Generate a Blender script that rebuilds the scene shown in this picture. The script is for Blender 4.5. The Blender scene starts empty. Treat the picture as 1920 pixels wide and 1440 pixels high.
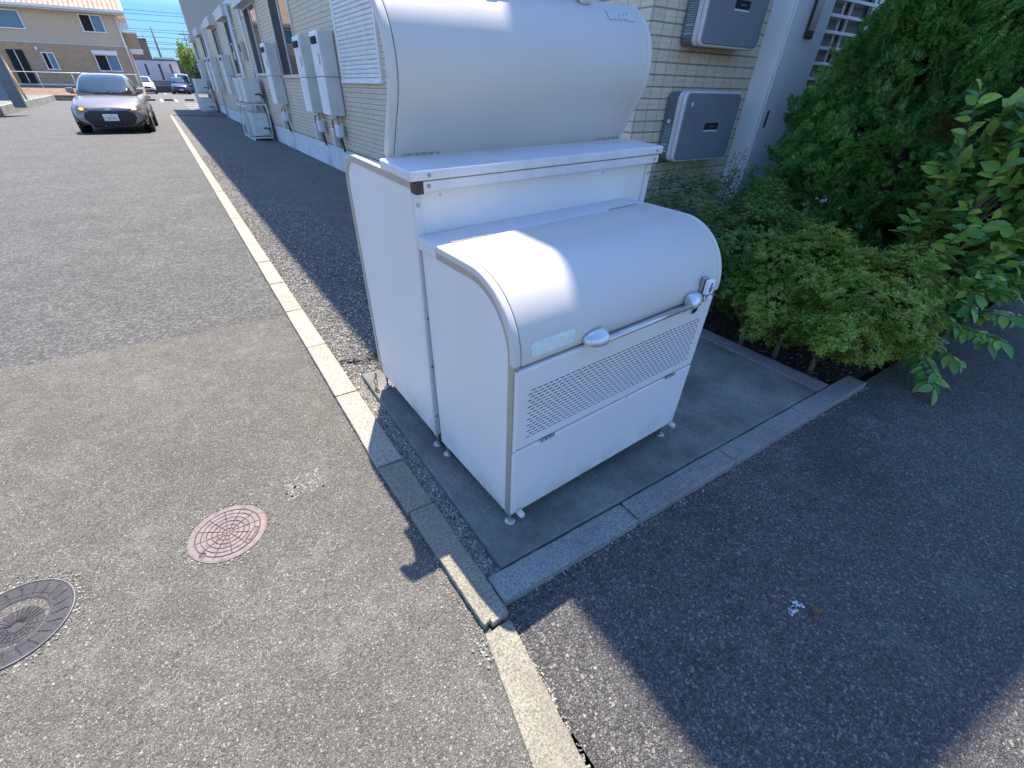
import bpy, bmesh, math, random
import numpy as np
from mathutils import Vector, Matrix, noise
from mathutils.bvhtree import BVHTree
random.seed(7); rng = np.random.default_rng(7)
R = math.radians
S = bpy.context.scene
COL = S.collection
# ---------------------------------------------------------------- camera
cd = bpy.data.cameras.new('camera'); cam = bpy.data.objects.new('camera', cd); COL.objects.link(cam)
YAW, PIT, ROL = 0.58201584, -0.64824641, 0.02252061
fwd = Vector((math.sin(YAW)*math.cos(PIT), math.cos(YAW)*math.cos(PIT), math.sin(PIT)))
rt = fwd.cross(Vector((0, 0, 1))).normalized(); up = rt.cross(fwd)
r2 = rt*math.cos(ROL)+up*math.sin(ROL); u2 = -rt*math.sin(ROL)+up*math.cos(ROL)
M = Matrix((r2, u2, -fwd)).transposed().to_4x4(); M.translation = Vector((-0.4758, -0.6745, 1.2622))
cam.matrix_world = M
cd.sensor_width = 36; cd.lens = 808.55/1920*36
cd.shift_x = 27.84/1920; cd.shift_y = 56.38/1920
cd.clip_start = 0.02; cd.clip_end = 3000
S.camera = cam
S.render.resolution_x, S.render.resolution_y = 1024, 768
# ---------------------------------------------------------------- world and sun
SUN = Vector((0.225, 0.42, 1.0)).normalized()
EL = math.asin(SUN.z); AZ = math.atan2(SUN.x, SUN.y)
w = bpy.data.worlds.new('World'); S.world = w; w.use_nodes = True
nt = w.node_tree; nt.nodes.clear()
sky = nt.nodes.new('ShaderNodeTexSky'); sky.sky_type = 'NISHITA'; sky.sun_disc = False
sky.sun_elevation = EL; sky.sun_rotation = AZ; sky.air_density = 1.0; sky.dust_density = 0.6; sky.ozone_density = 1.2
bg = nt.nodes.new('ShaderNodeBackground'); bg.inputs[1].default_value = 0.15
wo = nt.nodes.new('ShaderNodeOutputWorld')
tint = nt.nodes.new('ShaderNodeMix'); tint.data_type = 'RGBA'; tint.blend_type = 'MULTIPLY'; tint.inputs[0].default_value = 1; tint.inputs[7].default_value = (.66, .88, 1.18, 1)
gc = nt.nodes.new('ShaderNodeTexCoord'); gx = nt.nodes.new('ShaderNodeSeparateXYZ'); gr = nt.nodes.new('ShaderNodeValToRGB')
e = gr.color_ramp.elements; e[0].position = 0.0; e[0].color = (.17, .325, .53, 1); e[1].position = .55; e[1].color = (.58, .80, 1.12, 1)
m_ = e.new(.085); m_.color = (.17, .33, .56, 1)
m_ = e.new(.17); m_.color = (1.15, 1.12, 1.12, 1)  # sky above the visible strip brightened on purpose to light shaded upright sides
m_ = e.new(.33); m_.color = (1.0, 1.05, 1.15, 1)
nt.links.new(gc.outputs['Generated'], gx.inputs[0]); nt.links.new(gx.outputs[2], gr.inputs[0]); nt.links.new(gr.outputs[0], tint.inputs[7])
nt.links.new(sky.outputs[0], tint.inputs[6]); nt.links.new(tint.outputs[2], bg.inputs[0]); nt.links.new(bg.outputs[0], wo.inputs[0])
sl = bpy.data.lights.new('sun', 'SUN'); sun = bpy.data.objects.new('sun', sl); COL.objects.link(sun)
sl.energy = 5.0; sl.angle = R(0.55); sl.color = (1.0, 0.90, 0.77)
sun.rotation_euler = SUN.to_track_quat('Z', 'Y').to_euler()
vs = S.view_settings; vs.view_transform = 'Standard'; vs.look = 'None'; vs.exposure = 1.15; vs.gamma = 1; vs.use_curve_mapping = False

# ---------------------------------------------------------------- helpers
def tag(o, label=None, cat=None, group=None, kind=None):
    if label: o['label'] = label
    if cat: o['category'] = cat
    if group: o['group'] = group
    if kind: o['kind'] = kind
    return o
class MB:
    def __init__(s): s.v = []; s.f = []; s.sm = []
    def add(s, vs_, fs, smooth=False, mx=None):
        b = len(s.v)
        for p in vs_:
            s.v.append(tuple(mx @ Vector(p)) if mx else tuple(p))
        for f in fs: s.f.append(tuple(i+b for i in f)); s.sm.append(smooth)
        return s
    def box(s, x0, x1, y0, y1, z0, z1, mx=None):
        return s.add([(x0,y0,z0),(x1,y0,z0),(x1,y1,z0),(x0,y1,z0),(x0,y0,z1),(x1,y0,z1),(x1,y1,z1),(x0,y1,z1)],
            [(0,3,2,1),(4,5,6,7),(0,1,5,4),(1,2,6,5),(2,3,7,6),(3,0,4,7)], mx=mx)
    def prism(s, poly, a, b, axis='x', smooth=False, mx=None):
        n = len(poly)
        def p(u, v, t): return (t,u,v) if axis == 'x' else ((u,t,v) if axis == 'y' else (u,v,t))
        vs_ = [p(u,v,a) for u,v in poly]+[p(u,v,b) for u,v in poly]
        ar = sum(poly[i][0]*poly[(i+1)%n][1]-poly[(i+1)%n][0]*poly[i][1] for i in range(n))
        flip = (ar > 0) if axis != 'y' else (ar < 0)
        if b < a: flip = not flip
        fs = []
        for i in range(n):
            j = (i+1)%n; fs.append((i,j,j+n,i+n) if flip else (j,i,i+n,j+n))
        caps = [tuple(range(n))[::-1], tuple(range(n,2*n))]
        if not flip: caps = [c[::-1] for c in caps]
        s.add(vs_, fs, smooth, mx)
        b0 = len(s.v)-2*n
        for c in caps: s.f.append(tuple(i+b0 for i in c)); s.sm.append(False)
        return s
    def tube(s, pts, r, n=10, smooth=True, cap=True):
        pts = [Vector(p) for p in pts]; rs = r if isinstance(r, (list, tuple)) else [r]*len(pts)
        vs_ = []; prev = None
        for i, p in enumerate(pts):
            t = (pts[min(i+1, len(pts)-1)]-pts[max(i-1, 0)]).normalized()
            a = prev if prev else (Vector((0,0,1)) if abs(t.z) < .9 else Vector((1,0,0)))
            x = (a - t*a.dot(t)).normalized(); y = t.cross(x); prev = x
            for k in range(n):
                an = 2*math.pi*k/n; vs_.append(p+(x*math.cos(an)+y*math.sin(an))*rs[i])
        fs = []
        for i in range(len(pts)-1):
            for k in range(n):
                k2 = (k+1)%n; fs.append((i*n+k, i*n+k2, (i+1)*n+k2, (i+1)*n+k))
        s.add(vs_, fs, smooth)
        if cap:
            b0 = len(s.v)-len(vs_); L = (len(pts)-1)*n
            s.f.append(tuple(b0+k for k in range(n))[::-1]); s.sm.append(False)
            s.f.append(tuple(b0+L+k for k in range(n))); s.sm.append(False)
        return s
    def cyl(s, p0, p1, r0, r1=None, n=16): return s.tube([p0, p1], [r0, r1 if r1 is not None else r0], n)
    def build(s, name, mat, parent=None, bevel=0, seg=2, solid=0):
        me = bpy.data.meshes.new(name); me.from_pydata(s.v, [], s.f); me.update()
        me.polygons.foreach_set('use_smooth', s.sm)
        o = bpy.data.objects.new(name, me); COL.objects.link(o)
        if isinstance(mat, (list, tuple)):
            for m in mat: me.materials.append(m)
        else: me.materials.append(mat)
        if parent: o.parent = parent
        if solid:
            m = o.modifiers.new('solid', 'SOLIDIFY'); m.thickness = solid; m.offset = -1
        if bevel:
            m = o.modifiers.new('bevel', 'BEVEL'); m.width = bevel; m.segments = seg; m.limit_method = 'ANGLE'; m.angle_limit = R(40)
        return o
def empty(name, loc=(0,0,0), rz=0):
    o = bpy.data.objects.new(name, None); COL.objects.link(o); o.location = loc; o.rotation_euler = (0,0,rz); o.empty_display_size = .1
    return o
def copy_tree(o, parent=None):
    c = o.copy(); COL.objects.link(c)
    if parent is not None: c.parent = parent
    for ch in [k for k in list(o.children)]: copy_tree(ch, c)
    return c
def text_mesh(name, body, size, mat, parent, mx, extrude=.0006):
    cu = bpy.data.curves.new(name, 'FONT'); cu.body = body; cu.size = size; cu.extrude = extrude; cu.align_x = 'CENTER'; cu.align_y = 'CENTER'
    t = bpy.data.objects.new(name, cu); COL.objects.link(t)
    dg = bpy.context.evaluated_depsgraph_get(); me = bpy.data.meshes.new_from_object(t.evaluated_get(dg))
    bpy.data.objects.remove(t); me.materials.clear(); me.materials.append(mat); me.transform(mx); me.name = name
    o = bpy.data.objects.new(name, me); COL.objects.link(o); o.parent = parent
    return o
# ---------------------------------------------------------------- materials
class NT:
    def __init__(s, name):
        s.m = bpy.data.materials.new(name); s.m.use_nodes = True; s.t = s.m.node_tree
        s.b = s.t.nodes['Principled BSDF']; s.out = s.t.nodes['Material Output']
        s.co = s.t.nodes.new('ShaderNodeTexCoord'); s.P = s.co.outputs['Object']
    def n(s, typ, **kw):
        x = s.t.nodes.new(typ)
        for k, v in kw.items(): setattr(x, k, v)
        return x
    def l(s, a, b): s.t.links.new(a, b)
    def noise(s, scale, detail=4, rough=.6, vec=None):
        x = s.n('ShaderNodeTexNoise'); x.inputs['Scale'].default_value = scale; x.inputs['Detail'].default_value = detail; x.inputs['Roughness'].default_value = rough
        s.l(vec or s.P, x.inputs['Vector']); return x.outputs['Fac']
    def vor(s, scale, feat='F1', vec=None, rnd=1.0):
        x = s.n('ShaderNodeTexVoronoi', feature=feat); x.inputs['Scale'].default_value = scale; x.inputs['Randomness'].default_value = rnd
        s.l(vec or s.P, x.inputs['Vector']); return x
    def ramp(s, fac, stops, mode='LINEAR'):
        x = s.n('ShaderNodeValToRGB'); x.color_ramp.interpolation = mode; e = x.color_ramp.elements
        while len(e) < len(stops): e.new(.5)
        for i, (p, c) in enumerate(stops):
            e[i].position = p; e[i].color = (c, c, c, 1) if isinstance(c, (int, float)) else (*c, 1)
        s.l(fac, x.inputs[0]); return x.outputs[0]
    def mix(s, f, a, b, mode='MIX'):
        x = s.n('ShaderNodeMix', data_type='RGBA', blend_type=mode)
        for sock, v in ((x.inputs[0], f), (x.inputs[6], a), (x.inputs[7], b)):
            if isinstance(v, (int, float)): sock.default_value = v if sock == x.inputs[0] else (v, v, v, 1)
            elif isinstance(v, tuple): sock.default_value = (*v, 1)
            else: s.l(v, sock)
        return x.outputs[2]
    def math(s, op, a, b=0.0, c=None):
        x = s.n('ShaderNodeMath', operation=op)
        for i, v in enumerate((a, b, c)):
            if v is None: continue
            if isinstance(v, (int, float)): x.inputs[i].default_value = v
            else: s.l(v, x.inputs[i])
        return x.outputs[0]
    def bump(s, h, dist=.002, strength=1.0, prev=None):
        x = s.n('ShaderNodeBump'); x.inputs['Distance'].default_value = dist; x.inputs['Strength'].default_value = strength
        s.l(h, x.inputs['Height'])
        if prev: s.l(prev, x.inputs['Normal'])
        return x.outputs[0]
    def fin(s, col=None, rough=.6, metal=0, norm=None, **kw):
        b = s.b
        if col is not None:
            if isinstance(col, tuple): b.inputs['Base Color'].default_value = (*col, 1)
            else: s.l(col, b.inputs['Base Color'])
        if isinstance(rough, (int, float)): b.inputs['Roughness'].default_value = rough
        else: s.l(rough, b.inputs['Roughness'])
        b.inputs['Metallic'].default_value = metal
        if norm: s.l(norm, b.inputs['Normal'])
        for k, v in kw.items(): b.inputs[k.replace('_', ' ')].default_value = v
        return s.m
def plain(name, col, rough=.5, metal=0, var=.12, nscale=6, bump=0, bscale=200, **kw):
    t = NT(name); f = t.noise(nscale, 5)
    lo = tuple(c*(1-var) for c in col); hi = tuple(min(1, c*(1+var*.6)) for c in col)
    c = t.ramp(f, [(.3, lo), (.7, hi)])
    nb = t.bump(t.noise(bscale, 3), bump) if bump else None
    return t.fin(c, rough, metal, nb, **kw)
def asphalt(name, stone_lo, stone_hi, binder, tint_lo, tint_hi, scale=130, gap=.35, bump=.0035, white=.02, patch_noise=1.3, zone=None, wcol=(.45,.44,.42)):
    t = NT(name)
    wp = t.n('ShaderNodeVectorMath', operation='ADD'); nz = t.n('ShaderNodeTexNoise'); nz.inputs['Scale'].default_value = scale*.8; nz.inputs['Detail'].default_value = 2; t.l(t.P, nz.inputs['Vector'])
    sc = t.n('ShaderNodeVectorMath', operation='SCALE'); t.l(nz.outputs['Color'], sc.inputs[0]); sc.inputs['Scale'].default_value = .9/scale; t.l(t.P, wp.inputs[0]); t.l(sc.outputs[0], wp.inputs[1])
    W_ = wp.outputs[0]
    lay = []
    for k, (q, lo) in enumerate(((.62, .0), (1.0, 0.), (1.9, 0.), (3.4, 0.))):
        v = t.vor(scale*q, vec=W_); sp = t.n('ShaderNodeSeparateColor'); t.l(v.outputs['Color'], sp.inputs[0]); lay.append((v, sp))
    def stone(i): 
        mid = tuple((a*.6+b*.4) for a, b in zip(stone_lo, stone_hi))
        return t.ramp(lay[i][1].outputs[0], [(0, tuple(x*.6 for x in stone_lo)), (.3, stone_lo), (.75, mid), (1, stone_hi)])
    def inside(i, g=gap): return t.ramp(lay[i][0].outputs['Distance'], [(g, 1), (g+.22, 0)])
    c = t.mix(inside(3), binder, stone(3)); c = t.mix(t.math('MULTIPLY', inside(2), .8), c, stone(2))
    pick1 = t.ramp(lay[1][1].outputs[1], [(.35, 0), (.42, 1)]); pick0 = t.ramp(lay[0][1].outputs[1], [(.72, 0), (.76, 1)])
    c = t.mix(t.math('MULTIPLY', inside(1), pick1), c, stone(1)); c = t.mix(t.math('MULTIPLY', inside(0, gap*.8), pick0), c, stone(0))
    wh = t.ramp(lay[2][1].outputs[2], [(1-white, 0), (1-white+.004, 1)])
    c = t.mix(t.math('MULTIPLY', wh, inside(2)), c, wcol)
    big = t.ramp(t.noise(patch_noise, 7, .65), [(.3, tint_lo), (.72, tint_hi)]); c = t.mix(1.0, c, big, 'MULTIPLY')
    mid_ = t.ramp(t.noise(11, 6, .7), [(.3, (.84,.84,.84)), (.7, (1.14,1.13,1.11))]); c = t.mix(1.0, c, mid_, 'MULTIPLY')
    dust = t.ramp(t.noise(4.3, 8, .72), [(.56, 0), (.78, .5)])
    c = t.mix(dust, c, tuple(min(1, x*.95) for x in stone_hi))
    st_ = t.ramp(t.noise(.9, 5, .6), [(.60, 0), (.72, .30)]); c = t.mix(st_, c, tuple(x*.9 for x in binder))
    wv = t.n('ShaderNodeVectorMath', operation='ADD'); n2 = t.n('ShaderNodeTexNoise'); n2.inputs['Scale'].default_value = 5; n2.inputs['Detail'].default_value = 6; t.l(t.P, n2.inputs['Vector'])
    s2 = t.n('ShaderNodeVectorMath', operation='SCALE'); s2.inputs['Scale'].default_value = .22; t.l(n2.outputs['Color'], s2.inputs[0]); t.l(t.P, wv.inputs[0]); t.l(s2.outputs[0], wv.inputs[1])
    cr = t.vor(.62, 'DISTANCE_TO_EDGE', wv.outputs[0]); crm = t.math('MULTIPLY', t.ramp(cr.outputs['Distance'], [(.0012, 1), (.0028, 0)]), t.ramp(t.noise(1.1, 3), [(.54, 0), (.60, .28)]))
    c = t.mix(crm, c, tuple(x*.35 for x in binder))
    if zone: c = zone(t, c)
    h = t.math('MULTIPLY', inside(0), t.math('MULTIPLY', pick0, .9)); h = t.math('MAXIMUM', h, t.math('MULTIPLY', inside(1), t.math('MULTIPLY_ADD', lay[1][1].outputs[1], .5, .35)))
    h = t.math('ADD', h, t.math('MULTIPLY', inside(2), .35)); h = t.math('ADD', h, t.math('MULTIPLY', t.noise(35, 4), .9))
    return t.fin(c, .8, 0, t.bump(h, bump), Specular_IOR_Level=.35)
def zone_left(t, c):
    # older bluish surfacing beyond about 2.4 m, newer and dustier brownish surfacing in front of it
    sx = t.n('ShaderNodeSeparateXYZ'); t.l(t.P, sx.inputs[0])
    k = t.math('ADD', sx.outputs[1], t.math('MULTIPLY', t.math('SUBTRACT', t.noise(7, 7, .72), .5), .12))
    k = t.math('ADD', k, t.math('MULTIPLY', sx.outputs[0], .03))
    f = t.ramp(t.math('SUBTRACT', k, 1.94), [(.485, 0), (.50, 1)])
    near = t.mix(1.0, c, (1.15, 1.15, 1.12), 'MULTIPLY')
    edge = t.ramp(sx.outputs[1], [(.2, 0), (.9, 0)])
    far = t.mix(1.0, c, (.96, 1.0, 1.05), 'MULTIPLY')
    v = t.vor(75); sp = t.n('ShaderNodeSeparateColor'); t.l(v.outputs['Color'], sp.inputs[0])
    far = t.mix(1.0, far, t.ramp(sp.outputs[0], [(0, .62), (.6, .95), (1, 1.55)]), 'MULTIPLY')
    return t.mix(f, near, far)
M_asph = asphalt('asphalt_lane', (.085,.082,.077), (.29,.275,.25), (.07,.068,.064), (.86,.84,.81), (1.13,1.12,1.09), 205, gap=.40, bump=.0028, white=.004, zone=zone_left)
M_asphR = asphalt('asphalt_coarse', (.075,.072,.07), (.30,.285,.265), (.038,.038,.04), (.85,.85,.85), (1.12,1.12,1.12), 140, gap=.42, bump=.0060, white=.012)
M_gravel = asphalt('crushed_gravel', (.13,.125,.115), (.46,.44,.40), (.05,.05,.05), (.85,.85,.85), (1.15,1.15,1.15), 88, gap=.46, bump=.011, white=.02)
def concrete(name, base, scale=240, stain=.25, bump=.0012, dark=(.5,.52,.5)):
    t = NT(name); v = t.vor(scale)
    sp = t.n('ShaderNodeSeparateColor'); t.l(v.outputs['Color'], sp.inputs[0])
    c = t.ramp(sp.outputs[0], [(0, tuple(x*.55 for x in base)), (.5, base), (1, tuple(min(1, x*1.35) for x in base))])
    c = t.mix(t.ramp(t.noise(3.2, 8, .65), [(.35, stain*2), (.62, 0)]), c, tuple(b*d for b, d in zip(base, dark)))
    c = t.mix(t.ramp(t.noise(30, 5), [(.6, 0), (.8, .3)]), c, tuple(x*.5 for x in base))
    h = t.math('ADD', v.outputs['Distance'], t.noise(60, 5))
    return t.fin(c, .88, 0, t.bump(h, bump))
M_kerb = concrete('kerb_concrete', (.245,.225,.172))
M_pad = concrete('pad_concrete', (.215,.215,.195), 300, .5, dark=(.42,.44,.42))
M_kerbF = concrete('kerb_concrete_grey', (.235,.235,.225), 260, .2)
def painted(name, base, rough=.38, stain_col=(.42,.38,.30), amt=.18, metallic=0.0, spec=.5):
    t = NT(name)
    sx = t.n('ShaderNodeMapping'); sx.inputs['Scale'].default_value = (9, 9, 1.6); t.l(t.P, sx.inputs[0])
    streak = t.ramp(t.noise(1.4, 6, .65, sx.outputs[0]), [(.50, 0), (.9, amt*.8)])
    c = t.ramp(t.noise(2.5, 5), [(.3, tuple(x*.93 for x in base)), (.7, base)])
    c = t.mix(streak, c, stain_col)
    grime = t.ramp(t.noise(55, 4, .7), [(.66, 0), (.8, amt*1.6)])
    c = t.mix(grime, c, tuple(x*.55 for x in base))
    vv = t.vor(13); fl = t.ramp(vv.outputs['Distance'], [(.045, 1), (.075, 0)]); ss = t.n('ShaderNodeSeparateColor'); t.l(vv.outputs['Color'], ss.inputs[0])
    c = t.mix(t.math('MULTIPLY', fl, t.ramp(ss.outputs[0], [(.78, 0), (.82, .6)])), c, tuple(x*.35 for x in base))
    sz = t.n('ShaderNodeSeparateXYZ'); t.l(t.P, sz.inputs[0])
    low = t.math('MULTIPLY', t.ramp(sz.outputs[2], [(.05, 1), (.17, 0)]), t.ramp(t.noise(9, 7, .7), [(.42, 0), (.7, .55)]))
    c = t.mix(low, c, tuple(x*.6 for x in stain_col))
    rr = t.ramp(t.noise(5, 5), [(.3, rough*.8), (.7, rough*1.3)])
    return t.fin(c, rr, metallic, t.bump(t.noise(420, 2), .00015), Specular_IOR_Level=spec)
M_bin = painted('bin_offwhite_paint', (.74,.72,.71), amt=.11)
M_lid = painted('bin_lid_paint', (.60,.575,.535), .5, amt=.10, spec=.4)
M_rail = painted('bin_rail_paint', (.66,.65,.66), .5, stain_col=(.30,.29,.24), amt=.5)
M_band = painted('bin_frame_aluminium', (.44,.42,.38), .42, stain_col=(.2,.2,.14), amt=.5, metallic=.35)
M_black = plain('black_plastic', (.02,.02,.02), .45)
M_dark = plain('dark_void', (.012,.012,.014), .9, var=.3)
M_chrome = plain('polished_steel', (.62,.61,.60), .34, .85, nscale=40, var=.1)
M_cast = plain('cast_zinc', (.62,.63,.66), .3, .55, nscale=20)
M_steel = plain('zinc_steel', (.42,.41,.38), .45, .7, nscale=90, var=.35)
M_rust = plain('rusty_steel', (.16,.07,.035), .85, .2, nscale=120, var=.5)
M_sticker = plain('faded_sticker', (.66,.74,.70), .6, nscale=45, var=.16)
M_stickerB = plain('faded_blue_sticker', (.52,.53,.54), .6, nscale=60, var=.10)
M_paper = plain('lock_tag_white', (.8,.82,.85), .4)
M_ink = plain('blue_ink', (.02,.05,.2), .5)
M_rubber = plain('white_rubber', (.60,.60,.56), .55)
M_stone = None
def stone_mat(name, lo, hi):
    t = NT(name); g = t.n('ShaderNodeNewGeometry')
    return t.fin(t.ramp(g.outputs['Random Per Island'], [(0, lo), (.75, tuple((a+b)/2.3 for a, b in zip(lo, hi))), (1, hi)]), .85, 0)
M_stone = stone_mat('loose_stones', (.17,.16,.14), (.60,.57,.50))

# ---------------------------------------------------------------- ground
def sheet(name, pts, z, mat, kind='structure', sub=0):
    mb = MB(); mb.add([(x, y, z if not callable(z) else z(x, y)) for x, y in pts], [tuple(range(len(pts)))])
    o = mb.build(name, mat); tag(o, kind=kind)
    return o
M_earth = plain('far_ground', (.16,.14,.11), .95, nscale=.4, var=.4)
sheet('ground', [(-900,-300),(900,-300),(900,1500),(-900,1500)], -.35, M_earth)
sheet('road', [(-6.1,-6),(-.66,-6),(-.60,-2.5),(-.20,-.55),(-.13,-.14),(-.15,.66),(-.15,27.6),(30,27.6),(30,120),(-9.2,120),(-6.1,40)], -.02, M_asph)
sheet('side_road', [(-.64,-6),(40,-6),(40,-.07),(-.09,-.07),(-.09,-.55),(-.5,-2.5)], -.035, M_asphR)
sheet('gravel_strip', [(-.09,-.09),(.02,-.09),(.02,1.38),(.02,27.6),(-.09,27.6)], -.035, M_gravel)
sheet('gravel_yard', [(.0199,1.38),(2.3,1.38),(2.3,27.6),(.0199,27.6)], lambda x, y: -.035-.035*max(0, x-.02), M_gravel)
M_soil = asphalt('planter_soil', (.03,.026,.022), (.16,.14,.12), (.018,.015,.013), (.8,.8,.8), (1.1,1.1,1.1), 70, bump=.01, white=.01)
sheet('planter_soil', [(2.0,-.03),(9,-.03),(9,1.9),(2.0,1.9)], -.045, M_soil)
def pad_mb(x0, x1, y0, y1, zt, zb=-.12):
    return MB().box(x0, x1, y0, y1, zb, zt)
tag(pad_mb(0, 2.015, .003, 1.41, 0).build('concrete_pad', M_pad, bevel=.008), kind='structure')
tag(pad_mb(2.021, 2.135, .003, 1.55, .002).build('planter_edging', M_kerbF, bevel=.006), kind='structure')
def tilt(): return Matrix.Rotation(random.uniform(-.004, .004), 4, 'X') @ Matrix.Rotation(random.uniform(-.004, .004), 4, 'Y')
mb = MB(); x = -.062
for i in range(4):
    x1 = .5403+.6*i
    m = Matrix.Translation(((x+x1)/2, -.05, random.uniform(-.002, .002))) @ tilt() @ Matrix.Rotation(random.uniform(-.003, .003), 4, 'Z')
    L = (x1-x)/2-.0035
    mb.box(-L, L, -.0505, .0475, -.12, .001, m); x = x1
tag(mb.build('front_kerb', M_kerbF, bevel=.006), kind='structure')
mb = MB(); y = .664; i = 0
while y < 27:
    L = .3-.0022; m = Matrix.Translation((-.1255, y+.3, random.uniform(-.0015, .0015))) @ tilt() @ Matrix.Rotation(random.uniform(-.003, .003), 4, 'Z')
    mb.box(-.0555, .0555, -L, L, -.12, 0, m); y += .6
tag(mb.build('lane_kerb', concrete('kerb_concrete_worn', (.33,.31,.255), 240, .16), bevel=.005), kind='structure')
mb = MB()   # two blocks next to the pad, the nearer one with a broken end
mb.prism([(-.180,.655),(-.168,.378),(-.068,.374),(-.071,.655)], -.12, .003, 'z')
mb.prism([(-.166,.371),(-.150,-.118),(-.146,-.134),(-.122,-.126),(-.126,-.142),(-.064,-.137),(-.067,.367)], -.12, .008, 'z')
tag(mb.build('pad_kerb', M_kerb, bevel=.004), kind='structure')
mb = MB(); y = -.148
while y > -3:
    y1 = y-.6
    f = lambda yy: (-.155+(yy+.15)*.2, -.066+(yy+.15)*.115+ (yy+.15)*0)
    a, b = f(y), f(y1+.004); mb.prism([(a[0],y),(a[1],y),(b[1],y1+.004),(b[0],y1+.004)], -.12, -.014, 'z'); y = y1
tag(mb.build('flush_kerb', M_kerb, bevel=.003), kind='structure')
# worn, chipped surfaces on the concrete
tx = bpy.data.textures.new('wear', 'CLOUDS'); tx.noise_scale = .035; tx.noise_depth = 3
for nm, lv, st in (('front_kerb', 5, .007), ('pad_kerb', 6, .008), ('flush_kerb', 5, .005), ('lane_kerb', 4, .005), ('concrete_pad', 6, .004), ('planter_edging', 5, .005)):
    o = bpy.data.objects[nm]; m = o.modifiers.new('grid', 'SUBSURF'); m.subdivision_type = 'SIMPLE'; m.levels = m.render_levels = lv
    m = o.modifiers.new('wear', 'DISPLACE'); m.texture = tx; m.strength = st; m.mid_level = .5; m.texture_coords = 'GLOBAL'
# loose stones (nobody could count them)
def stones(mb, n, fx, size=(.002, .006), z=0):
    base = [Vector(v) for v in ((1,0,0),(-1,0,0),(0,1,0),(0,-1,0),(0,0,1),(0,0,-1))]
    fs = [(0,2,4),(2,1,4),(1,3,4),(3,0,4),(2,0,5),(1,2,5),(3,1,5),(0,3,5)]
    for _ in range(n):
        x, y, zz = fx(); s = random.uniform(*size)
        q = Matrix.Translation((x, y, zz+s*.35)) @ Matrix.Rotation(random.uniform(0, 6.28), 4, 'Z') @ Matrix.Rotation(random.uniform(0, 1.5), 4, 'X')
        sc = [s*random.uniform(.6, 1.3) for _ in range(3)]
        mb.add([(v.x*sc[0]*random.uniform(.8,1.15), v.y*sc[1]*random.uniform(.8,1.15), v.z*sc[2]) for v in base], fs, False, q)
U = random.uniform
mb = MB()
stones(mb, 5200, lambda: (U(-.069, .004), U(-.085, 1.40), -.033), (.003, .0075))
def strip():
    y = 1.4+4.5*random.random()**1.6; return (U(-.066, .75 if y > 1.42 else .1), y, -.034)
stones(mb, 9000, strip, (.003, .0085))
def strip2():
    y = 3+9*random.random(); return (U(-.066, .5), y, -.034)
stones(mb, 3000, strip2, (.005, .01))
tag(mb.build('loose_gravel', M_stone), kind='stuff')
mb = MB()
def gs(cx, cy, s, z): return lambda: (random.gauss(cx, s), random.gauss(cy, s), z)
stones(mb, 70, gs(-.17, -.19, .02, -.018), (.003, .006))
stones(mb, 260, lambda: (-.155+U(-.045, .0)**1, U(-.15, .4), -.019), (.0015, .0035))
def along_f(): 
    y = U(-1.1, -.15); return (-.066+(y+.15)*.115+abs(random.gauss(.004, .008)), y, -.034)
stones(mb, 420, along_f, (.0015, .005))
def along_k(): return (-.183-abs(random.gauss(0, .012)), .4+3*random.random(), -.019)
stones(mb, 420, along_k, (.0015, .004))
def along_fk(): return (U(-.05, 2.4), -.103-abs(random.gauss(0, .010)), -.034)
stones(mb, 420, along_fk, (.0015, .0045))
def ring(cx, cy, r): 
    def f():
        a = U(0, 6.28); rr = r+abs(random.gauss(.006, .014)); return (cx+math.cos(a)*rr, cy+math.sin(a)*rr, -.019)
    return f
stones(mb, 170, ring(-.741, .646, .128), (.0015, .004)); stones(mb, 320, ring(-1.312, .614, .150), (.0015, .005))
stones(mb, 340, lambda: (U(-2.2, -.2), U(-.6, 2.6), -.0195), (.0015, .0035))
stones(mb, 200, lambda: (U(-.05, 1.6), U(-1.2, -.12), -.0345), (.0015, .0035))
tag(mb.build('scattered_grit', M_stone), kind='stuff')
mb = MB()
stones(mb, 900, lambda: (U(2.14, 3.3), U(.0, 1.5), -.044), (.003, .011))
M_litter = stone_mat('planter_litter', (.05,.035,.025), (.22,.15,.10)); 
for k in range(500):
    px, py = U(2.14, 3.3), U(.0, 1.2); q = Matrix.Translation((px, py, -.040)) @ Matrix.Rotation(U(0, 6.3), 4, 'Z') @ Matrix.Rotation(U(-.5,.5), 4, 'X'); s_ = U(.006, .016)
    mb.add([(-s_,0,0),(0,-s_*.4,.002),(s_,0,0),(0,s_*.4,.002)], [(0,1,2,3)], False, q)
tag(mb.build('planter_litter', M_litter), kind='stuff')
# ---------------------------------------------------------------- manhole covers
def cover(name, cx, cy, r, hfun, mat, z, nr=90, na=220, rot=0):
    mb = MB(); vs_ = []; fs = []
    for i in range(nr+1):
        rr = r*i/nr
        for k in range(na):
            a = 2*math.pi*k/na; vs_.append((rr*math.cos(a), rr*math.sin(a), hfun(rr, a)))
    for i in range(nr):
        for k in range(na):
            k2 = (k+1)%na; fs.append((i*na+k, (i+1)*na+k, (i+1)*na+k2, i*na+k2))
    b = nr*na; c = len(vs_)
    for k in range(na):
        a = 2*math.pi*k/na; vs_.append((r*math.cos(a)*1.0, r*math.sin(a), -.02))
    for k in range(na): fs.append((b+k, c+k, c+(k+1)%na, b+(k+1)%na))
    mb.add(vs_, fs, False); o = mb.build(name, mat); o.location = (cx, cy, z); o.rotation_euler = (0, 0, rot)
    return o
t = NT('weathered_cast_iron'); c = t.ramp(t.noise(38, 6, .7), [(.36, (.10,.075,.066)), (.5, (.165,.132,.130)), (.7, (.205,.172,.175))])
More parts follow.
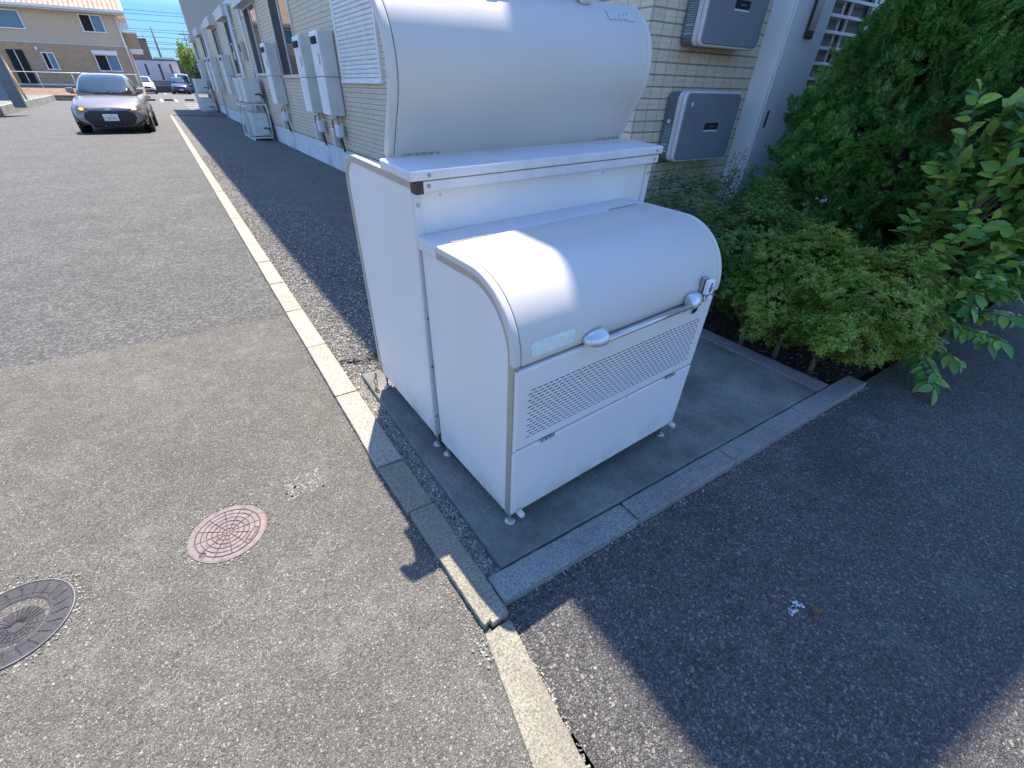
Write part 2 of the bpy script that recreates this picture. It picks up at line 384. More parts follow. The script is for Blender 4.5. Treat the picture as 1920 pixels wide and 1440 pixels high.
c = t.mix(t.ramp(t.noise(14, 5), [(.55, 0), (.7, .7)]), c, (.26,.16,.11)); 
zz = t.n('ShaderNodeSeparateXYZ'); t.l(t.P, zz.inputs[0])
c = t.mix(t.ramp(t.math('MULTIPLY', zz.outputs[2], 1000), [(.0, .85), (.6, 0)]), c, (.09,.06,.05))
M_iron = t.fin(c, .62, .0, t.bump(t.noise(700, 3), .0004))
def h_small(rr, a):
    h = .002
    if rr < .106:
        for k in range(1, 7):
            if abs(rr-.0172*k) < .0014: h = -.0012
        if rr > .004:
            d = abs(((a/(2*math.pi)*12+.5) % 1)-.5)*2*math.pi/12*rr
            if d < .0014 and not (rr < .02 and int(a/(2*math.pi)*12+.5) % 2): h = -.0012
    if .1035 < rr < .106: h = -.0005
    if rr > .121: h = .0012
    x, y = rr*math.cos(a), rr*math.sin(a)
    # small label plate and keyhole
    px, py = x-.072, y+.050
    u = px*.60+py*.80; v = -px*.80+py*.60
    if abs(u) < .030 and abs(v) < .010: h = .002 if (abs(u) < .026 and abs(v) < .0062) else -.0005
    if abs(u) < .022 and abs(v) < .004 and int((u+.03)/.006) % 2: h = .0032
    if (x+.085)**2+(y+.062)**2 < .011**2: h = -.003 if abs((x+.085)*.6+(y+.062)*.8) > .003 else -.008
    return h
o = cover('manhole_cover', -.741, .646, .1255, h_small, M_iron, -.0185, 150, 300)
tag(o, 'small pinkish grey iron manhole cover with spider web grooves and a rusty name plate', 'manhole cover')
t = NT('dark_cast_iron'); c = t.ramp(t.noise(42, 6, .7), [(.35, (.022,.020,.020)), (.6, (.046,.042,.044)), (.75, (.085,.074,.070))])
zz = t.n('ShaderNodeSeparateXYZ'); t.l(t.P, zz.inputs[0])
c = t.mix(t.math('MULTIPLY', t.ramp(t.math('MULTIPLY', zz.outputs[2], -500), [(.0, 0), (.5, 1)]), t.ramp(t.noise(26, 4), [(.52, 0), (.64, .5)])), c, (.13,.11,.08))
M_iron2 = t.fin(c, .55, .0, t.bump(t.noise(500, 3), .0006))
def h_big(rr, a):
    x, y = rr*math.cos(a), rr*math.sin(a); h = 0
    if rr > .086:
        h = .0015
        d = (a/(2*math.pi)*22) % 1
        rc = (rr-.115)/.022
        if abs(rc) < 1 and .25 < d < .25+.4*(1-abs(rc)*.5) and abs(d-.25-.3*(rc+1)/2) < .06: h = -.001
        if .098 < rr < .1005: h = .0005
    elif rr < .083:
        # a fan of grooves above a petal bowl
        dx, dy = x-.01, y+.012; an = math.atan2(dy, dx); d2 = math.hypot(dx, dy)
        if .2 < an < 2.9 and .012 < d2 < .062: h = .001 if (an*4.2) % 1 < .5 else -.0012
        elif an < 0 and .02 < d2 < .055: h = .0012 if ((an*3) % 1 < .35 or (d2*90) % 1 < .3) else -.001
        elif d2 > .062: h = -.0022 + .0018*noise.noise(Vector((x*90, y*90, 0)))
    if rr > .139: h = .0022
    return h
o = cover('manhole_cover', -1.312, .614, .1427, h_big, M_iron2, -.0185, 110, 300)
tag(o, 'larger dark iron manhole cover with relief pattern, cut by the left edge', 'manhole cover')
mb = MB(); n = 120
for rr0, rr1, z0, z1 in ((.1432, .1462, -.014, -.014),):
    vs_ = [(-1.312+math.cos(6.2832*k/n)*r_, .614+math.sin(6.2832*k/n)*r_, zq) for r_, zq in ((rr0,-.03),(rr0,z0),(rr1,z1),(rr1,-.03)) for k in range(n)]
    mb.add(vs_, [(j*n+k, j*n+(k+1)%n, (j+1)*n+(k+1)%n, (j+1)*n+k) for j in range(3) for k in range(n)])
rim = mb.build('manhole_rim', plain('worn_iron_rim', (.20,.19,.185), .5, 0, nscale=60, var=.4)); rim.data.transform(Matrix.Translation((1.312, -.614, .0185))); rim.parent = o
# spilled mortar trace on the lane
M_mortar = plain('dried_mortar', (.235,.225,.205), .9, nscale=60, var=.25, bump=.002, bscale=150)
mb = MB()
for k in range(150):
    px, py = U(-.53, -.39), U(.69, .81); s = U(.002, .010)
    an = U(0, 6.28); mb.add([(px+s*U(.5,1)*math.cos(an+j*1.256), py+s*U(.5,1)*math.sin(an+j*1.256), -.0192) for j in range(5)], [(0,1,2,3,4)])
tag(mb.build('mortar_stain', M_mortar), 'pale smear of dried mortar on the lane near the kerb', 'stain')
# ---------------------------------------------------------------- storage bins
def lin(be, q, r):
    B = Matrix(((math.cos(be), -math.sin(be), 0), (math.sin(be), math.cos(be), 0), (0, 0, 1)))
    A = Matrix(((1, 0, q), (0, 1, r), (-q, -r, 1)))
    m = B @ A; c0 = m.col[0].normalized(); c2 = c0.cross(m.col[1]).normalized(); c1 = c2.cross(c0)
    return Matrix((c0, c1, c2)).transposed().to_4x4()
def arc(cy, cz, r, a0, a1, n): return [(cy+r*math.cos(R(a0+(a1-a0)*i/n)), cz+r*math.sin(R(a0+(a1-a0)*i/n))) for i in range(n+1)]
def offset(poly, d):
    out = []; n = len(poly)
    for i, (y, z) in enumerate(poly):
        a = Vector(poly[max(i-1, 0)]); b = Vector(poly[min(i+1, n-1)]); t_ = (b-a).normalized(); out.append((y-t_.y*d, z+t_.x*d))
    return out
def ribbon(mb, outer, inner, a, b, smooth=True):
    """solid strip between two open profiles, extruded along x from a to b"""
    n = len(outer); vs_ = [(a,*p) for p in outer]+[(b,*p) for p in outer]+[(a,*p) for p in inner]+[(b,*p) for p in inner]
    fs = []; sm = []
    for i in range(n-1):
        fs += [(i,i+1,n+i+1,n+i),(2*n+i,3*n+i,3*n+i+1,2*n+i+1),(i,2*n+i,2*n+i+1,i+1),(n+i,n+i+1,3*n+i+1,3*n+i)]; sm += [smooth, smooth, False, False]
    fs += [(0,n,3*n,2*n),(n-1,3*n-1,4*n-1,2*n-1)]; sm += [False, False]
    b0 = len(mb.v); mb.v += vs_
    for f, s_ in zip(fs, sm): mb.f.append(tuple(i+b0 for i in f)); mb.sm.append(s_)
def recalc(o):
    bm = bmesh.new(); bm.from_mesh(o.data); bmesh.ops.recalc_face_normals(bm, faces=bm.faces); bm.to_mesh(o.data); bm.free(); return o
def screw(mb, p, ax, r=.006):
    p = Vector(p); ax = Vector(ax); mb.tube([p-ax*.002, p+ax*.0012, p+ax*.0022], [r, r, r*.6], 14)
def sideframe(prof, W, d, x_out, thick):
    mb = MB(); ribbon(mb, prof, offset(prof, d), x_out, x_out+thick); return mb
BM = lin(.0503, -.0265, -.0110); BM.translation = Vector((.11995, .13251, 0))
fb = empty('storage_bin'); fb.matrix_world = BM
tag(fb, 'lower off-white metal refuse storage bin in front, curved lid shut, handle bar and slotted vent', 'storage bin')
W = .917
A1 = arc(.205, .672, .199, 180, 90, 18)
prof = [(.006,.047),(.006,.60)]+A1+[(.492,.871)]       # body outline, front to back over the top
body = [(.490,.047)]+[(.010,.047),(.010,.60)]+arc(.205,.672,.194,180,90,18)+[(.490,.866)]
mb = MB(); mb.prism(body, .003, .018, 'x'); recalc(mb.build('side_panel', M_bin, fb))
mb = MB(); mb.prism(body, W-.018, W-.003, 'x'); recalc(mb.build('side_panel', M_bin, fb))
for xo in (0, W-.020):
    mb = MB(); ribbon(mb, prof, offset(prof, -.024), xo-.001, xo+.021); recalc(mb.build('side_frame', M_band, fb, bevel=.0015))
mb = MB(); mb.box(.018, W-.018, .470, .488, .047, .862); mb.box(.018, W-.018, .02, .47, .06, .075); mb.build('back_panel', M_bin, fb)
mb = MB(); mb.box(.018, W-.018, .028, .034, .05, .64); mb.build('interior_shade_sheet', M_dark, fb)  # added dark sheet standing in for the shade inside the bin
# rear strip and lid
mb = MB(); mb.prism([(.497,.850),(.497,.890),(.385,.8895),(.385,.850)], -.006, W+.004, 'x'); recalc(mb.build('hinge_rail', M_rail, fb, bevel=.004))
LP = [(.381,.8895),(.29,.8885)]+arc(.205,.680,.2075,90,180,26)+[(-.0025,.668)]
def lid(parent, prof_, W0, W1, th=.010, capw=.026):
    mb = MB(); ribbon(mb, prof_, offset(prof_, th), W0+capw, W1-capw); L = recalc(mb.build('lid', M_lid, parent, bevel=.001))
    for a, b in ((W0, W0+capw-.0012), (W1-capw+.0012, W1)):
        mb = MB(); outer = offset(prof_, -.0008); ribbon(mb, outer, offset(prof_, .022), a, b); recalc(mb.build('end_trim', M_lid, L, bevel=.006, seg=3))
    mb = MB(); ribbon(mb, offset(prof_, th+.0005), offset(prof_, th+.002), W0+.01, W1-.01); recalc(mb.build('lid_lining', M_band, L))
    return L
L1 = lid(fb, LP, -.005, W+.005)
for xa in (.045, .72): MB().box(xa, xa+.148, .3795, .3865, .889, .8925).build('hinge', M_steel, fb)
# handle brackets and bar
def bracket(cx, cz, mirror, y0=-.004):
    prof_b = [(0,.034),(-.020,.030),(-.042,.014),(-.050,-.006),(-.046,-.022),(-.028,-.026),(0,-.020)]
    m2 = MB(); n = 10
    for k in range(n+1):
        pass
    secs = []; ws = [(-.046,.30),(-.038,.52),(-.024,.72),(-.006,.86),(.018,.9),(.030,.84),(.034,.75)]
    for (dx, s_) in ws:
        dx = dx*(-1 if mirror else 1); secs.append([(cx+dx, y0+py*s_, cz+pz*s_) for py, pz in prof_b])
    nn = len(prof_b); vs_ = [p for s_ in secs for p in s_]; fs = []
    for i in range(len(secs)-1):
        for k in range(nn):
            k2 = (k+1)%nn; fs.append((i*nn+k,i*nn+k2,(i+1)*nn+k2,(i+1)*nn+k))
    fs.append(tuple(range(nn))); fs.append(tuple((len(secs)-1)*nn+k for k in range(nn))[::-1])
    m2.add(vs_, fs, True); return m2
def handle(parent, mx=None):
    for cx, mir in ((.285, False), (.748, True)):
        o = recalc(bracket(cx, .678, mir).build('handle_bracket', M_cast, parent)); 
        s_ = o.modifiers.new('sub', 'SUBSURF'); s_.levels = 2; s_.render_levels = 2
        if mx: o.data.transform(mx)
    mb = MB(); mb.tube([(.300,-.036,.672),(.735,-.036,.672)], .0080, 18); o = mb.build('handle_bar', M_chrome, parent)
    if mx: o.data.transform(mx)
handle(L1)
# latch loop below the right bracket
mb = MB(); mb.prism([(.735,.655),(.752,.662),(.775,.655),(.772,.640),(.752,.628),(.738,.634)], -.030, -.022, 'y'); recalc(mb.build('latch', M_cast, fb, bevel=.002))
mb = MB(); mb.prism([(.742,.650),(.754,.655),(.766,.650),(.764,.641),(.752,.634),(.743,.638)], -.0335, -.0302, 'y'); recalc(mb.build('latch_hole', M_dark, fb))
# padlock plate with hasp
mb = MB(); mb.box(.792, .824, -.010, -.003, .672, .742); hp = mb.build('hasp', M_steel, L1, bevel=.002)
mb = MB(); mb.box(.800, .834, -.031, -.014, .686, .735); pl = mb.build('padlock', M_paper, L1, bevel=.003)
mb = MB(); mb.tube([(.805,-.022,.686),(.803,-.022,.668),(.811,-.022,.658),(.824,-.022,.662),(.827,-.022,.686)], .0028, 8); mb.build('shackle', M_steel, pl)
mb = MB(); mb.box(.812, .8145, -.0325, -.031, .692, .728); mb.tube([(.814+.0075*math.cos(a), -.032, .706+.009*math.sin(a)) for a in np.linspace(0, 6.28, 18)], .0011, 6); mb.box(.806, .822, -.0325, -.031, .7205, .7225); mb.build('pen_mark', M_ink, pl)
def lid_sticker(parent, x0, x1, s0, s1, mat, name='sticker', prof_=LP, torn=False):
    # a thin patch following the lid profile between two heights
    pts = [p for p in prof_ if s0 <= p[1] <= s1 and p[0] < .2]
    pts = sorted(set([(0.0-.0003, s0)]+pts+[pts[0]]), key=lambda p: p[1]); a = offset(pts, .0012)
    n = 24; vs_ = []; fs = []
    for i, p in enumerate(a):
        for k in range(n+1):
            xx = x0+(x1-x0)*k/n; vs_.append((xx, p[0], p[1]))
    for i in range(len(a)-1):
        for k in range(n):
            if torn and random.random() < .32: continue
            fs.append((i*(n+1)+k, i*(n+1)+k+1, (i+1)*(n+1)+k+1, (i+1)*(n+1)+k))
    m = MB(); m.add(vs_, fs); return m.build(name, mat, parent)
import itertools
SP = [(-.0024, z) for z in np.linspace(.684, .69, 2)]
def flat_sticker(parent, x0, x1, z0, z1, yfun, mat, torn=0, nz=10, nx=30):
    m = MB(); vs_ = [(x0+(x1-x0)*k/nx, yfun(z0+(z1-z0)*i/nz)-.0012, z0+(z1-z0)*i/nz) for i in range(nz+1) for k in range(nx+1)]
    fs = []
    for i in range(nz):
        for k in range(nx):
            e = min(i, nz-1-i, k, nx-1-k)
            if torn and random.random() < torn*(1 if e > 0 else 1.6): continue
            if (i in (0, nz-1)) and (k in (0, nx-1)): continue
            fs.append((i*(nx+1)+k, i*(nx+1)+k+1, (i+1)*(nx+1)+k+1, (i+1)*(nx+1)+k))
    m.add(vs_, fs); return m.build('sticker', mat, parent)
def ylid(z): return -.0025 if z <= .68 else .205-math.sqrt(max(0, .2075**2-(z-.68)**2))
flat_sticker(L1, .052, .212, .684, .727, ylid, M_sticker)
flat_sticker(L1, .802, .876, .728, .756, ylid, M_sticker, torn=.3)
# slotted upper panel with real slots
def slotted(x0, x1, z0, z1, sx0, sx1, sz0, sz1, rows, pitch, sw, sh, y0, y1):
    m = MB(); zs = [sz0+(sz1-sz0)*(i+.5)/rows for i in range(rows)]
    def quad(a, b, c, d, yy=y0): m.add([(a,yy,c),(b,yy,c),(b,yy,d),(a,yy,d)], [(0,1,2,3)])
    zc = z0
    for i, zz_ in enumerate(zs):
        lo, hi = zz_-sh/2, zz_+sh/2
        quad(x0, x1, zc, lo); xx = x0; off = (pitch/2 if i % 2 else 0)
        k = sx0+off
        while k+sw <= sx1:
            quad(xx, k, lo, hi)
            m.add([(k,y0,lo),(k+sw,y0,lo),(k+sw,y0,hi),(k,y0,hi),(k,y0+.0015,lo),(k+sw,y0+.0015,lo),(k+sw,y0+.0015,hi),(k,y0+.0015,hi)], [(0,4,5,1),(1,5,6,2),(2,6,7,3),(3,7,4,0)])
            xx = k+sw; k += pitch
        quad(xx, x1, lo, hi); zc = hi
    quad(x0, x1, zc, z1)
    return m
mp = slotted(.014, W-.014, .366, .644, .052, .868, .392, .578, 16, .0222, .0165, .0044, -.001, 0)
# rounded edges round the slotted field
def edge_strip(m, pts, x0, x1):
    n = len(pts); m.add([(x0,*p) for p in pts]+[(x1,*p) for p in pts], [(i,n+i,n+i+1,i+1) for i in range(n-1)], True)
edge_strip(mp, [(-.001,.644)]+arc(.008,.644,.009,180,90,5)+[(.026,.653)], .014, W-.014)
edge_strip(mp, [(.020,.357)]+arc(.008,.366,.009,-90,-180,5), .014, W-.014)
for xs, sg in ((.014, -1), (W-.014, 1)):
    pts = [(xs+sg*.009*math.sin(R(a)), .008-.009*math.cos(R(a))) for a in range(0, 91, 15)]+[(xs+sg*.009, .026)]
    n = len(pts); zz2 = [.357, .653]
    mp.add([(px, py, zq) for zq in zz2 for px, py in pts], [(i, i+1, n+i+1, n+i) if sg > 0 else (n+i, n+i+1, i+1, i) for i in range(n-1)], True)
mp.build('vent_panel', M_bin, fb)
mb = MB(); mb.box(.004, W-.004, -.001, .022, .052, .351); mb.build('lower_door', M_bin, fb, bevel=.006, seg=3)
for xc in (.145, .775):
    mb = MB()
    for k in range(3): mb.tube([(xc-.026+k*.018,-.004,.354),(xc-.011+k*.018,-.004,.354)], .0042, 10)
    mb.box(xc-.03, xc+.03, -.0035, -.0012, .346, .3545); mb.build('door_hinge', M_steel, fb)
for xc in (.036, W-.03):
    mb = MB(); mb.tube([(xc,0,.058),(xc,-.024,.056),(xc,-.030,.0555)], [.0125,.0115,.008], 20); mb.tube([(xc,-.0295,.0555),(xc,-.0308,.0555)], [.004,.003], 10); mb.build('door_stop', M_rubber, fb)
def foot(parent, x, y, mx):
    # adjustable foot whose disc rests on the pad
    p = Vector((x, y, 0)); inv = mx.inverted()
    wz = (mx @ Vector((x, y, 0))).z; zl = -wz
    mb = MB(); mb.tube([(x,y,.056),(x,y,zl+.012)], .006, 12); mb.tube([(x,y,zl+.001),(x,y,zl+.007),(x,y,zl+.016)], [.0215,.020,.008], 22); mb.tube([(x,y,zl+.016),(x,y,zl+.024)], .0095, 6)
    return mb.build('foot', M_steel, parent)
for x_, y_ in ((.012, .014), (W-.04, .02), (.010, .452), (W-.03, .46)): foot(fb, x_, y_, BM)
# ---- tall bin
TM = lin(.0334, -.0192, -.0336); TM.translation = Vector((.11995, .13251, 0))
tb = empty('storage_bin'); tb.matrix_world = TM
tag(tb, 'taller off-white metal refuse storage bin behind, its curved lid standing open', 'storage bin')
X0, X1, Y0, Y1, H = -.020, 1.020, .520, 1.112, 1.030
prT = [(Y0+.002, H-.002), (Y1-.11, H-.002)]+arc(Y1-.108, H-.110, .108, 90, 0, 14)+[(Y1, .054)]
bodyT = [(Y0+.004,.054),(Y0+.004,H-.008)]+[(Y1-.11,H-.008)]+arc(Y1-.108,H-.110,.102,90,0,14)+[(Y1-.006,.054)]
for a, b in ((X0+.003, X0+.018), (X1-.018, X1-.003)):
    mb = MB(); mb.prism(bodyT, a, b, 'x'); recalc(mb.build('side_panel', M_bin, tb))
for xo in (X0-.001, X1-.020):
    mb = MB(); ribbon(mb, prT, offset(prT, -.022), xo, xo+.021); recalc(mb.build('side_frame', M_band, tb, bevel=.0015))
mb = MB(); mb.box(X0+.019, X1-.019, Y0+.004, Y0+.016, .054, H-.03); mb.build('front_panel', M_bin, tb, bevel=.001)
for a, b in ((X0-.0015, X0+.026), (X1-.026, X1+.0015)):
    mb = MB(); mb.box(a, b, Y0-.004, Y0+.012, .054, H-.032); p = mb.build('corner_post', M_rail, tb, bevel=.003)
    for zz_ in (.965, .84, .60, .40, .16):
        mb = MB(); screw(mb, ((a+b)/2, Y0-.004, zz_), (0, -1, 0), .0062); mb.build('rivet', M_steel, p)
mb = MB(); mb.box(X0+.019, X1-.019, Y1-.016, Y1-.004, .054, .70); mb.box(X0+.018, X1-.018, Y0+.01, Y1-.01, .06, .072); mb.build('rear_panel', M_bin, tb)
mb = MB(); mb.prism([(.488,1.004),(.488,1.031),(.52,1.031),(.52,1.004)], X0-.001, X1+.001, 'x'); f2 = recalc(mb.build('lower_rail', M_rail, tb, bevel=.003))
mb = MB(); mb.prism([(.482,1.0335),(.482,1.060),(.690,1.063),(.690,1.036)], -.043, X1+.006, 'x'); f1 = recalc(mb.build('hinge_rail', M_rail, tb, bevel=.005, seg=3))
for xx in (.018, X1-.028):
    mb = MB(); screw(mb, (xx, .482, 1.047), (0, -1, 0)); mb.build('screw', M_steel, f1)
    mb = MB(); screw(mb, (xx, .488, 1.018), (0, -1, 0)); mb.build('screw', M_steel, f2)
for a, b in ((-.0235, .0), (X1-.004, X1+.003)):
    mb = MB(); mb.box(a-.001, b, .4855, .523, .999, 1.0335); mb.build('corner_cap', M_black, tb, bevel=.001)
mb = MB(); mb.tube([(X0-.003,.98,1.0285),(X0-.0,.98,1.0305)], .004, 8)
mb = MB(); mb.tube([(-.010,.96,1.028),(-.010,.96,1.0295)], .006, 12); mb.build('frame_bolt', M_steel, tb)
# open lid
fl = [(.694,1.058)]
LT = [(.694,1.060),(.657,1.135)]+arc(.7905,1.283,.187,205,114,26)+[(.728,1.4615)]
LT = LT[::-1]     # so that the outer face looks towards the front
LT = LT[::-1]
def lidT(parent, prof_, W0, W1, th=.010, capw=.026):
    mb = MB(); ribbon(mb, prof_, offset(prof_, -th), W0+capw, W1-capw); L = recalc(mb.build('lid', M_lid, parent, bevel=.001))
    for a, b in ((W0, W0+capw-.0012), (W1-capw+.0012, W1)):
        mb = MB(); ribbon(mb, offset(prof_, .0008), offset(prof_, -.024), a, b); recalc(mb.build('end_trim', M_lid, L, bevel=.006, seg=3))
    mb = MB(); ribbon(mb, offset(prof_, -th-.0005), offset(prof_, -th-.003), W0+.012, W1-.012); recalc(mb.build('lid_lining', M_band, L))
    return L
L2 = lidT(tb, LT, -.016, 1.008)
for xa in (.035, .86):
    mb = MB()
    for k in range(5): mb.tube([(xa+k*.026,.690,1.064),(xa+.022+k*.026,.690,1.064)], .0045, 10)
    mb.box(xa, xa+.13, .688, .692, 1.052, 1.066); mb.build('hinge', M_steel, tb)
for xa in (.37, .745):
    mb = MB(); mb.prism([(.696,1.444),(.690,1.468),(.704,1.488),(.728,1.490),(.730,1.463)], xa-.03, xa+.018, 'x'); recalc(mb.build('handle_bracket', M_cast, L2, bevel=.008, seg=3))
mb = MB(); mb.tube([(.38,.712,1.486),(.73,.712,1.486)], .009, 14); mb.build('handle_bar', M_chrome, L2)
# faded blue sticker high on the open lid
m = MB(); aa = np.linspace(136, 124, 8); vs_ = [(.815+.125*k/24, .7905+.1888*math.cos(R(a)), 1.283+.1888*math.sin(R(a))) for a in aa for k in range(25)]
m.add(vs_, [(i*25+k,i*25+k+1,(i+1)*25+k+1,(i+1)*25+k) for i in range(7) for k in range(24) if random.random() > .12]); m.build('sticker', M_stickerB, L2)
for x_, y_ in ((-.004, .532), (X1-.03, .54), (-.004, 1.085), (X1-.03, 1.085)): foot(tb, x_, y_, TM)
# rusty chain link at the rear foot
mb = MB()
def link(c, a, b, ax, ay, r=.0022): mb.tube([Vector(c)+Vector(ax)*a*math.cos(t_)+Vector(ay)*b*math.sin(t_) for t_ in np.linspace(0, 6.2832, 22)], r, 6, cap=False)
link((.030,1.235,.070), .009, .017, (0,1,0), (.2,0,1)); link((.024,1.232,.042), .008, .016, (1,0,0), (0,.2,1)); link((.020,1.225,.016), .009, .015, (0,1,0), (.5,0,.8)); link((.018,1.20,.006), .008, .016, (1,0,0), (0,1,.1))
tag(mb.build('chain', M_rust), 'short rusty chain hanging by the rear foot of the taller bin', 'chain')
# black plastic strap lying on the gravel
mb = MB(); pts = [(.16,1.60,-.018),(.08,1.62,-.012),(.0,1.62,-.022),(-.05,1.64,-.016)]
def strap(mb, pts, wd, th=.0015):
    n = len(pts); vs_ = []
    for i, p in enumerate(pts):
        p = Vector(p); t_ = (Vector(pts[min(i+1,n-1)])-Vector(pts[max(i-1,0)])).normalized(); s_ = t_.cross(Vector((0,0,1))).normalized()*wd/2
        vs_ += [p-s_, p+s_]
    mb.add(vs_, [(2*i,2*i+1,2*i+3,2*i+2) for i in range(n-1)], True)
strap(mb, pts, .022); strap(mb, [(.12,1.56,-.014),(.06,1.585,-.006),(.02,1.60,-.010),(.03,1.64,-.02)], .014)
tag(mb.build('plastic_strap', M_black, solid=.0015), 'crumpled black plastic strap on the gravel behind the bins', 'strap')
# small litter on the coarse asphalt
M_dry = plain('dry_leaf', (.16,.075,.035), .8, nscale=80, var=.4); M_smear = plain('white_dropping', (.62,.62,.60), .8, nscale=90, var=.2)
mb = MB(); mb.add([(.752,-.632,-.030),(.762,-.622,-.024),(.775,-.622,-.027),(.782,-.634,-.031),(.770,-.645,-.024),(.757,-.644,-.030),(.767,-.633,-.028)], [(0,1,6),(1,2,6),(2,3,6),(3,4,6),(4,5,6),(5,0,6)])
tag(mb.build('fallen_leaf', M_dry, solid=.0008), 'small curled brown leaf lying on the coarse asphalt in the shade', 'leaf')
mb = MB()
for k in range(26):
    px, py = random.gauss(.722, .016), random.gauss(-.588, .006); s_ = U(.0015, .005); mb.add([(px+s_*math.cos(a)*1.6, py+s_*math.sin(a), -.0340) for a in (0,1.2,2.4,3.7,5.0)], [(0,1,2,3,4)])
tag(mb.build('white_dropping', M_smear), 'small white bird dropping smear on the coarse asphalt beside the brown leaf', 'stain')
mb = MB(); mb.tube([(1.60,-.30,-.031),(1.64,-.33,-.028),(1.655,-.37,-.030),(1.69,-.40,-.031)], .0014, 5)
tag(mb.build('twig', M_dry), 'thin dry twig on the shaded asphalt near the kerb end', 'twig')
# ---------------------------------------------------------------- apartment building
def tile_mat(name, lo, hi, joint, pv=.0627, pu=.105):
    t = NT(name); sx = t.n('ShaderNodeSeparateXYZ'); t.l(t.P, sx.inputs[0])
    u = t.math('ADD', sx.outputs[0], sx.outputs[1]); v = t.math('ADD', sx.outputs[2], 10.003)
    fu = t.math('DIVIDE', t.math('ADD', u, 9.97), pu); fv = t.math('DIVIDE', v, pv)
    cx = t.n('ShaderNodeCombineXYZ'); t.l(t.math('FLOOR', fu), cx.inputs[0]); t.l(t.math('FLOOR', fv), cx.inputs[1])
    wn = t.n('ShaderNodeTexWhiteNoise', noise_dimensions='3D'); t.l(cx.outputs[0], wn.inputs['Vector'])
    c = t.ramp(wn.outputs['Value'], [(0, lo), (1, hi)])
    c = t.mix(.5, c, t.ramp(t.noise(22, 5), [(.3, lo), (.7, hi)]))
    fr = t.math('FRACT', fv); fru = t.math('FRACT', fu)
    row = t.ramp(fr, [(0, 1), (.055, 1), (.075, 0), (.945, 0), (.965, 1)])
    colj = t.ramp(fru, [(0, 1), (.022, 1), (.034, 0), (.975, 0), (.985, 1)])
    mid = t.math('MULTIPLY', t.ramp(t.math('ABSOLUTE', t.math('SUBTRACT', fr, .5)), [(.02, 1), (.035, 0)]), t.ramp(t.noise(7, 3), [(.42, .15), (.55, .75)]))
    big = t.ramp(t.math('ABSOLUTE', t.math('SUBTRACT', u, 4.065)), [(.004, 1), (.006, 0)])
    c = t.mix(t.math('MULTIPLY', row, .78), c, joint); c = t.mix(t.math('MULTIPLY', colj, .62), c, joint); c = t.mix(t.math('MULTIPLY', mid, .5), c, joint)
    c = t.mix(big, c, (.10,.10,.10))
    h = t.math('SUBTRACT', 1, t.math('MAXIMUM', row, t.math('MAXIMUM', t.math('MULTIPLY', colj, .5), big)))
    h = t.math('ADD', h, t.math('MULTIPLY', t.noise(60, 4), .25))
    return t.fin(c, .75, 0, t.bump(h, .006))
M_tile = tile_mat('beige_tile_siding', (.58,.48,.35), (.72,.62,.47), (.20,.19,.175))
M_upper = plain('upper_siding', (.36,.32,.29), .8, nscale=30, bump=.002, bscale=60)
M_found = plain('foundation_render', (.66,.67,.68), .8, nscale=2, bump=.001, bscale=120)
M_frame = plain('window_aluminium', (.62,.62,.59), .35, .3)
M_frameW = plain('white_aluminium', (.80,.80,.79), .35, .1)
M_trim = plain('trim_grey', (.60,.60,.58), .55)
def glass_mat(name, col=(.015,.02,.025), rough=.03):
    return plain(name, col, rough, 0, nscale=1, Specular_IOR_Level=.9)
M_glass = glass_mat('window_glass'); M_screen = plain('insect_screen', (.012,.013,.015), .8)
M_curtain = plain('curtained_glass', (.012,.014,.017), .35, Specular_IOR_Level=.2)
M_heater = plain('heater_shell', (.64,.64,.63), .38, .0, nscale=3)
M_heaterF = plain('heater_front_skylit', (.80,.81,.83), .3, .0, nscale=3)  # shell paint made paler: sky light on the fronts put into the colour
XW_, YB_ = 2.17, 1.765
bd = empty('apartment_building', (XW_, YB_, 0))
tag(bd, 'two storey apartment building with beige tile siding and pale foundation, right behind the bins', 'building')
def on(mb, name, mat, parent=bd, **k):
    o = mb.build(name, mat, parent, **k)
    return o
def keep(o, parent):       # parent without moving
    o.parent = parent; o.matrix_parent_inverse = parent.matrix_world.inverted(); return o
def inb(o):
    o.data.transform(Matrix.Translation((-XW_, -YB_, 0))); return o
def B(mb, name, mat, **k):
    o = mb.build(name, mat, bd, **k); return inb(o)
t_ = M_tile.node_tree      # tile pattern in building coordinates
B(MB().box(XW_, 4.80, YB_, 35.0, .315, 3.02).box(4.80, 9.5, YB_+.02, 35.0, .315, 3.02), 'wall', M_tile)
B(MB().box(XW_+.012, 9.5, YB_+.012, 34.99, -.4, .300), 'foundation', M_found)
B(MB().box(XW_+.004, 9.5, YB_+.004, 34.995, .300, .315), 'flashing', M_dark)
B(MB().box(XW_, 9.5, YB_, 35.0, 3.17, 5.85), 'upper_wall', M_upper)
B(MB().box(XW_-.02, 9.52, YB_-.02, 35.02, 3.02, 3.17), 'belt_band', M_trim, bevel=.006)
B(MB().prism([(1.49,5.86),(1.49,6.0),(5.8,7.1),(10.1,6.0),(10.1,5.86)], 1.58, 35.4, 'y'), 'roof', M_upper)
B(MB().box(4.802, 4.835, YB_-.02, YB_+.06, .32, 3.02), 'corner_trim', M_frameW)
B(MB().box(4.84, 9.4, YB_-.01, YB_+.015, .32, 3.01), 'smooth_panel', M_trim)
